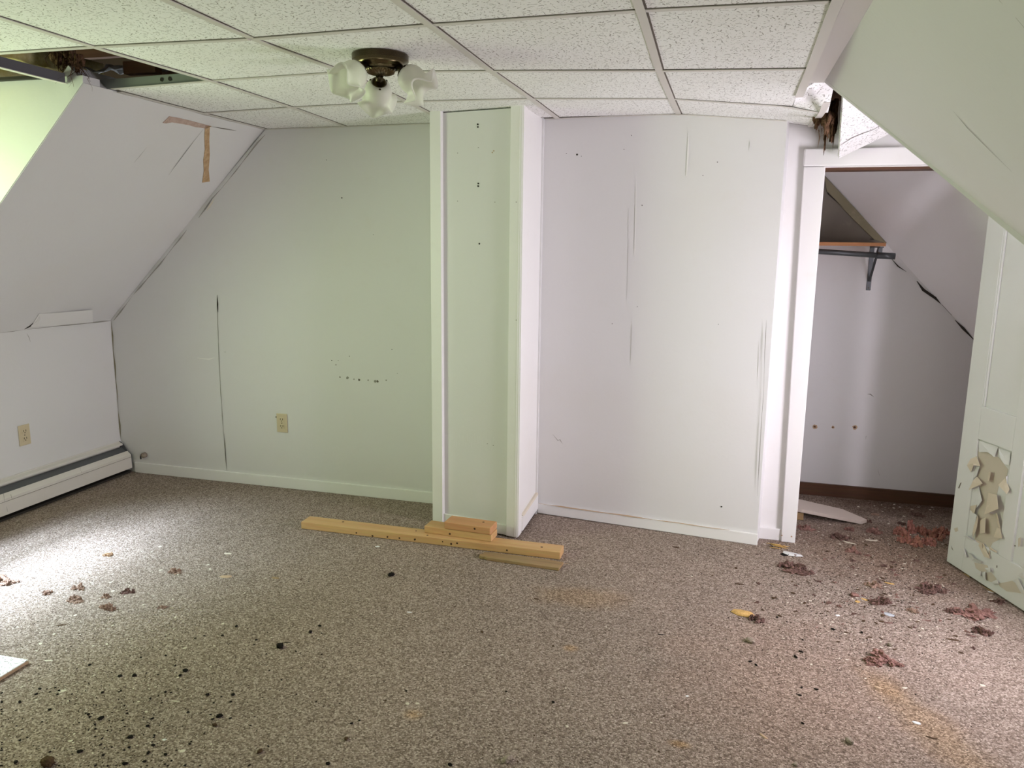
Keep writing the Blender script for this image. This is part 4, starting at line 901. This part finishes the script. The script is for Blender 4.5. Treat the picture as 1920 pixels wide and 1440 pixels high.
# thin weathered plank with a broken left end
wp = [(0.0, .012), (.016, 0.001), (.030, .004), (.045, -.004), (.40, -.012), (.405, .062), (.30, .070), (.05, .066), (.008, .056), (.014, .040), (0.0, .030)]
o = prism('broken_plank', [(x, y, 0) for x, y in wp], (0, 0, .014), M_weather, None, .0015); o.location = (-1.062, 3.322, .001); o.rotation_euler = (0, 0, -.03)
tag(o, 'thin weathered brown plank with a jagged end in front of the long two by four', 'lumber')
ribbon('splinter', [(.395, .06, .004), (.43, .068, .008)], (0, 0, 1), .012, M_pine, o, .001, .3, 2)
# closet plank propped on a small block
b0 = [Vector((.36, 4.36, .058)), Vector((.486, 4.332, .050)), Vector((.800, 4.375, .001)), Vector((.835, 4.41, .001)), Vector((.72, 4.50, .018)), Vector((.36, 4.53, .062))]
o = prism('closet_plank', b0, (0, 0, .020), M_plank, None, .002); tag(o, 'pale plaster dusted plank with a cut corner propped inside the closet', 'lumber')
o = box('wood_block', .395, .500, 4.345, 4.42, .0005, .0445, M_weather, None, .004); tag(o, 'small worn block under the pale closet plank', 'wood block')

# ------------------------------------------------------------------ fallen ceiling tile at the left edge
tl = empty('fallen_tile', (-2.314, 1.978, 0.001), .02); tag(tl, 'white fissured ceiling tile lying on the carpet near the left window', 'ceiling tile')
box('tile_board', -.60, 0, -.60, 0, 0, .015, M_tile, tl, .001)
o = box('raw_edge', -.0004, .0006, -.6, 0, .001, .012, M_tanchip, tl)

# ------------------------------------------------------------------ litter on the carpet
def item(mesh, name, label, cat, mt, u, v_, wpx, aspect=.6, hgt=.45, rot=0., group=None):
    o = place(mesh, name, mt, u, v_, wpx, aspect, hgt, rot); tag(o, label, cat, group); return o
T = lambda k: TUFT[k % 9]
tufts = [
 (1512, 992, 36, M_pink, 'pink insulation tuft beside the foot of the closet casing'), (1593, 994, 22, M_pink, 'small pink insulation tuft in front of the closet plank tip'),
 (1575, 1009, 36, M_pinkd, 'flat pink insulation shred just inside the closet opening'), (1640, 999, 34, M_pink, 'pink insulation tuft right of the closet plank tip'),
 (1600, 1035, 30, M_pink, 'round pink insulation clump on the closet threshold'), (1493, 1070, 72, M_pinkd, 'large dusty pink insulation clump left of the closet threshold'),
 (1638, 1100, 34, M_pale, 'pale curled insulation shred in front of the closet'), (1650, 1130, 46, M_pinkd, 'stringy brown insulation shred beside the clear plastic scrap'),
 (1745, 1108, 56, M_pinkd, 'flat brown insulation shred between closet and door'), (1827, 1150, 84, M_pink, 'wide flat pink insulation sheet near the bottom of the open door'),
 (1787, 1148, 34, M_pinkd, 'ragged insulation piece left of the wide pink sheet'), (1842, 1186, 38, M_pinkd, 'torn insulation strip below the wide pink sheet'),
 (1712, 1147, 26, M_pale, 'pale insulation crumb right of the clear plastic scrap'), (1653, 1239, 72, M_pink, 'bright pink folded insulation piece alone on the carpet in front of the closet'),
 (1420, 1163, 34, M_pinkd, 'dark pink insulation shred touching the yellow foam piece'), (1873, 1130, 30, M_pinkd, 'brown insulation wad jammed under the peeling door'),
 (1641, 965, 16, M_pale, 'pale fluff ball at the closet back baseboard'), (1624, 978, 22, M_pinkd, 'dark fluff on the closet floor behind the plank'), (1722, 967, 28, M_pinkd, 'pinkish fluff at the back right of the closet floor'),
 (1690, 983, 16, M_pinkd, 'small dark fluff in the middle of the closet floor'),
 (8, 1090, 66, M_pale, 'pale pink insulation sheet in the bright window light at left'), (88, 1113, 24, M_pale, 'small pink insulation scrap right of the sunlit sheet'),
 (148, 1104, 30, M_pale, 'upper left tuft of the tan insulation cluster on the left carpet'), (142, 1127, 40, M_pale, 'wide lower left tuft of the tan insulation cluster on the left carpet'),
 (197, 1120, 24, M_pale, 'middle tuft of the tan insulation cluster on the left carpet'), (203, 1141, 38, M_pale, 'crooked lowest tuft of the tan insulation cluster on the left carpet'),
 (240, 1111, 28, M_pinkd, 'reddish right tuft of the tan insulation cluster on the left carpet'), (328, 1073, 32, M_pale, 'tan insulation shred behind the cluster on the left carpet'),
 (202, 1042, 20, M_tanchip, 'tan scrap on the edge of the bright window patch'), (305, 1139, 20, M_pale, 'small tan scrap right of the insulation cluster'), (1380, 1010, 1, M_pale, '')]
for k, (u, v_, wp_, mt, lab) in enumerate(tufts[:-1]):
    item(T(k), 'insulation_tuft', lab, 'insulation', mt, u, v_, wp_, random.uniform(.55, .85), random.uniform(.5, .75) if wp_ < 60 else .38, random.uniform(-.5, .5))
pile = [(1690, 1003, 36), (1712, 996, 40), (1735, 1001, 38), (1757, 1008, 42), (1768, 1000, 30), (1697, 1016, 34), (1720, 1022, 40), (1742, 1020, 34)]
names = ['leftmost tuft at the back', 'back middle tuft', 'back right tuft', 'largest right tuft', 'tuft nearest the door edge', 'front left tuft', 'front middle tuft', 'front right tuft']
for k, (u, v_, wp_) in enumerate(pile):
    item(T(k + 3), 'insulation_tuft', names[k] + ' of the reddish insulation pile in the closet', 'insulation', M_red, u, v_, wp_ * .9, .7, 1.15, k * .7, 'insulation pile in the closet')
# stones and lumps
for u, v_, wp_, mt, lab in ((953, 1425, 25, M_stone, 'grey brown stone at the bottom centre of the carpet'), (1593, 1392, 21, M_stone, 'angular grey stone near the ochre stain'), (1492, 1434, 13, M_stone, 'pale pebble at the bottom edge below the ochre stain'),
                            (1407, 1204, 22, M_stone, 'pale lump below the yellow foam piece'), (1671, 1210, 16, M_stone, 'upright brown lump above the bright pink insulation piece'), (90, 1432, 36, M_brcrumb, 'large brown clod at the lower left edge'),
                            (487, 1411, 15, M_brcrumb, 'brown clod at the bottom left of centre'), (525, 1214, 19, M_crumb, 'biggest black clump with a twig left of centre'), (649, 1387, 12, M_brcrumb, 'brown lump near the bottom left of centre'),
                            (412, 1344, 14, M_crumb, 'ragged black clump in the lower left carpet'), (403, 1361, 12, M_brcrumb, 'dark brown lump under the ragged black clump'), (733, 1079, 16, M_crumb, 'dark lump on the carpet left of the thin weathered plank'),
                            (904, 1186, 8, M_brcrumb, 'dark brown crumb in the middle of the carpet'), (1602, 1118, 18, M_pink, 'small rolled pink lump in front of the closet'), (844, 1435, 10, M_crumb, 'black crumb at the bottom edge left of the stone')):
    item(BLOB[(u + v_) % 5], 'stone' if mt is M_stone else 'clod', lab, 'stone' if mt is M_stone else 'clod', mt, u, v_, wp_, .7, .75, u * .1)
# chips, shards, scraps
def chip_mesh(seed, n=7, th=.10, curl=.25):
    rnd = random.Random(seed); P = []
    for k in range(n):
        t = 2 * math.pi * k / n; r_ = rnd.uniform(.65, 1.0); P.append((math.cos(t) * r_, math.sin(t) * r_))
    mx = max(abs(x) for x, y in P); my = max(abs(y) for x, y in P); P = [(x / mx, y / my) for x, y in P]
    v = [(x, y, curl * abs(x) ** 2 * rnd.uniform(.3, 1)) for x, y in P] + [(0, 0, .02)]; m_ = len(v); v += [(x, y, z + th) for x, y, z in v]; f = []
    for k in range(n):
        j = (k + 1) % n; f += [(k, n, j), (m_ + k, m_ + j, m_ + n), (k, j, m_ + j, m_ + k)]
    me = bpy.data.meshes.new('chip'); me.from_pydata(v, [], f)
    bm = bmesh.new(); bm.from_mesh(me); bmesh.ops.recalc_face_normals(bm, faces=bm.faces); bm.to_mesh(me); bm.free()
    return me
CHIP = [chip_mesh(k) for k in range(8)]
for k, (u, v_, wp_, asp, rot, mt, name, lab, cat) in enumerate((
   (1391, 1150, 48, .55, -.25, M_foam, 'foam_piece', 'yellow foam piece lying beside a pink insulation shred', 'foam'), (1432, 1381, 20, .35, -.8, M_tanchip, 'wood_chip', 'pinkish tan wood chip near the bottom of the carpet', 'chip'),
   (1718, 1355, 17, .6, -.5, M_white, 'paper_scrap', 'crumpled white paper scrap on the ochre stain', 'scrap'), (1748, 1384, 22, .25, -.2, M_brcrumb, 'twig', 'dark twig on the ochre stain', 'twig'),
   (1842, 1285, 10, .8, 0, M_chip, 'plaster_chip', 'cream plaster chip right of the ochre stain', 'chip'), (1697, 1290, 11, .6, .3, M_chip, 'plaster_chip', 'cream plaster chip above the ochre stain', 'chip'), (1570, 1154, 10, .8, .3, M_white, 'plaster_chip', 'white plaster chip between yellow foam and clear plastic', 'chip'),
   (1608, 1128, 10, 1.2, .2, M_foam, 'foam_scrap', 'yellow scrap tip beside the rolled pink lump', 'scrap'), (1621, 1124, 15, .5, -.7, M_foam, 'foam_scrap', 'yellow scrap right of the rolled pink lump', 'scrap'), (1668, 1094, 18, .4, -.3, M_foam, 'foam_scrap', 'flat yellow chip in front of the insulation pile', 'scrap'),
   (1667, 1152, 22, .7, -.9, M_clear, 'plastic_scrap', 'clear plastic scrap on the carpet in front of the closet', 'scrap'), (1593, 1018, 26, .22, -.5, M_chip, 'wood_sliver', 'cream wood sliver on the closet threshold', 'sliver'), (1633, 1013, 24, .3, 0, M_chip, 'plaster_chip', 'long cream chip among the threshold tufts', 'chip'),
   (1487, 1040, 38, .5, -.35, M_white, 'paper_shard', 'grey white folded paper shard by the closet casing', 'scrap'), (1470, 1040, 20, .7, .3, M_crumb, 'charred_scrap', 'black charred scrap beside the paper shard', 'scrap'),
   (1788, 1200, 26, .3, -.15, M_brcrumb, 'bark_strip', 'dark bark strip below the wide pink insulation sheet', 'scrap'), (1646, 1289, 16, .5, -.5, M_tanchip, 'wood_chip', 'tan wood chip at the head of the ochre stain', 'chip'), (1666, 1168, 18, .4, .2, M_pinkd, 'bark_strip', 'reddish scrap below the clear plastic scrap', 'scrap'),
   (423, 1081, 26, .5, .1, M_tanchip, 'wood_chip', 'tan chip on the carpet right of the insulation shred', 'chip'), (517, 1084, 16, .5, 0, M_weather, 'wood_chip', 'small brown chip left of the long two by four', 'chip'), (427, 1038, 16, .45, .2, M_chip, 'plaster_chip', 'cream chip behind the tan chip', 'chip'),
   (117, 1296, 15, .7, .5, M_chip, 'plaster_chip', 'cream plaster chip right of the fallen ceiling tile', 'chip'), (90, 1239, 20, .25, .2, M_chip, 'wood_sliver', 'pale sliver above right of the fallen ceiling tile', 'sliver'), (116, 1172, 20, .3, .5, M_brcrumb, 'bark_strip', 'brown strip below the insulation cluster', 'scrap'),
   (342, 1408, 12, .8, 0, M_chip, 'plaster_chip', 'cream lump at the bottom left among black crumbs', 'chip'), (308, 1387, 8, .8, 0, M_white, 'plaster_chip', 'round white crumb at the bottom left', 'chip'), (132, 1389, 10, .7, .2, M_chip, 'plaster_chip', 'cream chip near the large brown clod', 'chip'), (330, 1315, 16, .25, .2, M_chip, 'wood_sliver', 'pale thin sliver in the lower left carpet', 'sliver'),
   (764, 1319, 9, .8, 0, M_chip, 'plaster_chip', 'left one of two cream chips near the bottom', 'chip'), (783, 1319, 8, .8, 0, M_chip, 'plaster_chip', 'right one of two cream chips near the bottom', 'chip'), (767, 1148, 13, .35, 0, M_white, 'plaster_chip', 'thin white chip in the middle of the carpet', 'chip'), (708, 1025, 10, .8, 0, M_white, 'plaster_chip', 'white chip in front of the long two by four', 'chip'),
   (1172, 1356, 13, .5, .4, M_chip, 'plaster_chip', 'crooked cream chip right of bottom centre', 'chip'), (1063, 1362, 8, .6, -.6, M_chip, 'plaster_chip', 'small cream chip at bottom centre', 'chip'), (1288, 1305, 7, 1, 0, M_white, 'plaster_chip', 'small bright white chip left of the black droppings', 'chip'), (1240, 1190, 14, .2, .1, M_crumb, 'twig', 'short dark twig in the middle of the carpet', 'twig'),
   (1006, 1123, 12, .4, .1, M_brcrumb, 'bark_strip', 'dark scrap on the rust stain', 'scrap'), (540, 1205, 14, .2, .3, M_crumb, 'twig', 'black twig beside the biggest black clump', 'twig'), (1857, 1110, 12, .5, -.5, M_white, 'paint_chip', 'white paint chip fallen under the open door', 'chip'), (1860, 1124, 16, .3, .4, M_chip, 'wood_sliver', 'cream sliver beside the brown wad under the door', 'sliver'),
   (1820, 1192, 22, .35, -.4, M_pinkd, 'bark_strip', 'brown strip left of the torn insulation strip', 'scrap'), (1267, 1026, 14, .4, 0, M_brcrumb, 'bark_strip', 'dark scrap in front of the pinkish wall', 'scrap'), (1386, 1095, 20, .3, -.1, M_brcrumb, 'bark_strip', 'brown strip left of the dusty pink clump', 'scrap'))):
    item(CHIP[k % 8], name, lab, cat, mt, u, v_, wp_, asp, .3 if mt not in (M_foam,) else .35, rot)
# straw bundle by the casing: one thing of many stalks
sb = empty('straw_bundle', on_floor(1457, 1028)); tag(sb, 'small bundle of yellow straw by the foot of the closet casing', 'straw')
rnd = random.Random(4)
for k in range(12):
    a_ = rnd.uniform(-.45, .3); c = Vector((rnd.uniform(-.02, .02), rnd.uniform(-.025, .025), .004 + .0015 * k)); d = Vector((math.cos(a_), math.sin(a_), rnd.uniform(-.05, .05))) * rnd.uniform(.022, .045)
    if c.z - abs(d.z) < .002: d.z = 0
    tube('stalk', [c - d, c, c + d], .0016, M_foam if k % 4 else M_brcrumb, sb, 5)

# countable small crumbs: each one an object of its own
CRM = [blob_mesh('crumb', 20 + k, 1, .3, 2.0, .1, .6) for k in range(5)]
for lst, mt in ((CRM, M_crumb),):
    for me in lst: me.materials.append(mt)
CRW = [c.copy() for c in CHIP[:4]]; CRB = [c.copy() for c in CRM]; CRP = [TUFT[k].copy() for k in (0, 4)]
for me in CRW: me.materials.clear(); me.materials.append(M_chip)
for me in CRB: me.materials.clear(); me.materials.append(M_brcrumb)
def sprinkle(meshes, name, label, cat, group, spots, asp=(.5, 1), hgt=(.5, .8)):
    for u, v_, wp_ in spots:
        p = on_floor(u, v_); hw = px_len(wp_, p) / 2
        o = bpy.data.objects.new(name, random.choice(meshes)); COL.objects.link(o); o.location = p; o.rotation_euler = (0, 0, random.uniform(0, 6.28))
        o.scale = (hw, hw * random.uniform(*asp), hw * random.uniform(*hgt)); tag(o, label, cat, group)
rnd = random.Random(11)
spots = [(600, 1174, 8), (582, 1186, 9), (443, 1175, 8), (417, 1192, 6), (348, 1258, 11), (338, 1267, 8), (252, 1267, 10), (225, 1268, 9), (310, 1298, 6), (282, 1310, 5), (389, 1303, 8), (437, 1303, 8), (433, 1316, 6), (432, 1347, 6), (277, 1362, 8), (285, 1348, 8), (287, 1398, 8), (278, 1412, 9), (310, 1415, 9), (75, 1292, 7), (68, 1302, 7), (37, 1317, 9), (150, 1410, 12), (235, 1433, 12), (93, 1331, 8), (30, 1430, 9), (615, 1433, 9), (190, 1347, 12), (244, 1383, 12), (659, 1357, 8), (674, 1351, 5), (762, 1296, 5), (949, 1297, 5), (1037, 1317, 7), (555, 1222, 5), (499, 1227, 5)]
for k in range(150):
    u = min(660, max(3, rnd.gauss(210, 130))); v_ = min(1436, max(1180, rnd.gauss(1360, 62))); spots.append((u, v_, rnd.choice((3, 3, 4, 4, 5, 6))))
for k in range(40): spots.append((rnd.uniform(260, 640), rnd.uniform(1180, 1330), rnd.choice((3, 4, 5))))
sprinkle(CRM, 'black_crumb', 'tiny black crumb scattered over the lower left carpet', 'crumb', 'black crumbs on the lower left carpet', spots)
sprinkle(CRM, 'black_dropping', 'small black dropping on the carpet in front of the closet', 'crumb', 'black droppings in front of the closet', [(1502, 1223, 10), (1492, 1233, 11), (1407, 1241, 8), (1503, 1290, 7), (1530, 1293, 9), (1499, 1304, 9), (1562, 1181, 9), (1616, 1187, 8), (1505, 1357, 7), (1457, 1158, 6), (1418, 1248, 8), (1505, 1200, 6), (1717, 1303, 5), (1813, 1407, 4)], (.4, .7))
spots = []
for k in range(110):
    u = min(1910, max(1390, rnd.gauss(1650, 130))); v_ = min(1435, max(1020, rnd.gauss(1150, 90)))
    if u < 1775 or v_ > 1150: spots.append((u, v_, rnd.choice((3, 3, 4, 5, 6))))
sprinkle(CRW, 'plaster_crumb', 'small cream plaster crumb scattered in front of the closet', 'crumb', 'plaster crumbs in front of the closet', spots, (.5, 1), (.4, .5))
spots = [(rnd.uniform(1500, 1770), rnd.uniform(945, 1015), rnd.choice((3, 4, 5, 6))) for k in range(45)]
sprinkle(CRW, 'plaster_crumb', 'small pale crumb scattered on the dark closet floor', 'crumb', 'pale crumbs on the closet floor', spots, (.4, .9), (.3, .5))
spots = []
for k in range(110):
    u = min(1915, max(1380, rnd.gauss(1640, 130))); v_ = min(1300, max(1022, rnd.gauss(1120, 60)))
    if u < 1775 or v_ > 1160: spots.append((u, v_, rnd.choice((4, 5, 6, 8, 10))))
sprinkle(CRB, 'brown_crumb', 'small brown crumb scattered in front of the closet', 'crumb', 'brown crumbs in front of the closet', spots, (.3, .7), (.2, .4))
spots = [(rnd.uniform(20, 420), rnd.uniform(1020, 1240), rnd.choice((4, 5, 6, 8))) for k in range(50)] + [(rnd.uniform(20, 400), rnd.uniform(1240, 1430), rnd.choice((4, 5, 6))) for k in range(45)]
sprinkle(CRW, 'cream_crumb', 'small cream crumb scattered over the left carpet', 'crumb', 'cream crumbs on the left carpet', spots, (.3, .8), (.3, .4))
spots = [(rnd.uniform(450, 1380), rnd.uniform(1060, 1430), rnd.choice((3, 3, 4, 4, 5))) for k in range(60)]
sprinkle(CRW, 'cream_crumb', 'tiny cream crumb scattered over the middle carpet', 'crumb', 'cream crumbs on the middle carpet', spots, (.4, .9), (.3, .4))
spots = [(rnd.uniform(450, 1380), rnd.uniform(1050, 1430), rnd.choice((3, 4, 4, 5, 6))) for k in range(50)]
sprinkle(CRB, 'brown_crumb', 'tiny dark crumb scattered over the middle carpet', 'crumb', 'dark crumbs on the middle carpet', spots, (.3, .8), (.3, .5))
SHR = []
for k in (1, 4, 6):
    me = TUFT[k].copy(); me.materials.clear(); me.materials.append(M_pinkd if k != 4 else M_pink); SHR.append(me)
spots = []
for k in range(75):
    u = min(1900, max(1420, rnd.gauss(1660, 110))); v_ = min(1240, max(1015, rnd.gauss(1095, 55)))
    if u < 1770 or v_ > 1075 + (u - 1765) * .65: spots.append((u, v_, rnd.choice((6, 8, 9, 11, 14))))
sprinkle(SHR, 'insulation_shred', 'small ragged insulation shred scattered in front of the closet', 'insulation', 'small insulation shreds in front of the closet', spots, (.4, .8), (.25, .5))
# dust and specks nobody could count
v = []; f = []
for k in range(9000):
    if k % 2: u, v_ = rnd.gauss(1650, 150), rnd.gauss(1110, 90)
    else: u, v_ = rnd.gauss(190, 180), rnd.gauss(1350, 100)
    if (u < 60 and 1225 < v_ < 1330) or v_ < 1000 or v_ > 1450 or u < -20 or u > 1930 or (u > 1765 and v_ < 1060 + (u - 1765) * .65): continue
    p = on_floor(u, v_); s_ = px_len(rnd.choice((1.2, 1.6, 2.0, 2.6, 3.6)), p) / 2; a_ = rnd.uniform(0, 6.28); n_ = len(v)
    for q in range(3): v.append(p + Vector((math.cos(a_ + q * 2.1) * s_, math.sin(a_ + q * 2.1) * s_ * rnd.uniform(.4, 1), .0003)))
    v.append(p + Vector((0, 0, s_ * .8))); f += [(n_, n_ + 1, n_ + 3), (n_ + 1, n_ + 2, n_ + 3), (n_ + 2, n_, n_ + 3)]
me = bpy.data.meshes.new('dust'); me.from_pydata([tuple(p) for p in v], [], f)
for mt in (M_chip, M_brcrumb, M_crumb): me.materials.append(mt)
for i, p in enumerate(me.polygons): p.material_index = (1, 2, 2, 0, 1, 2, 0)[i // 3 * 3 % 7]
o = bpy.data.objects.new('dust', me); COL.objects.link(o); tag(o, 'fine dust and specks strewn over the carpet', 'dust', None, 'stuff')
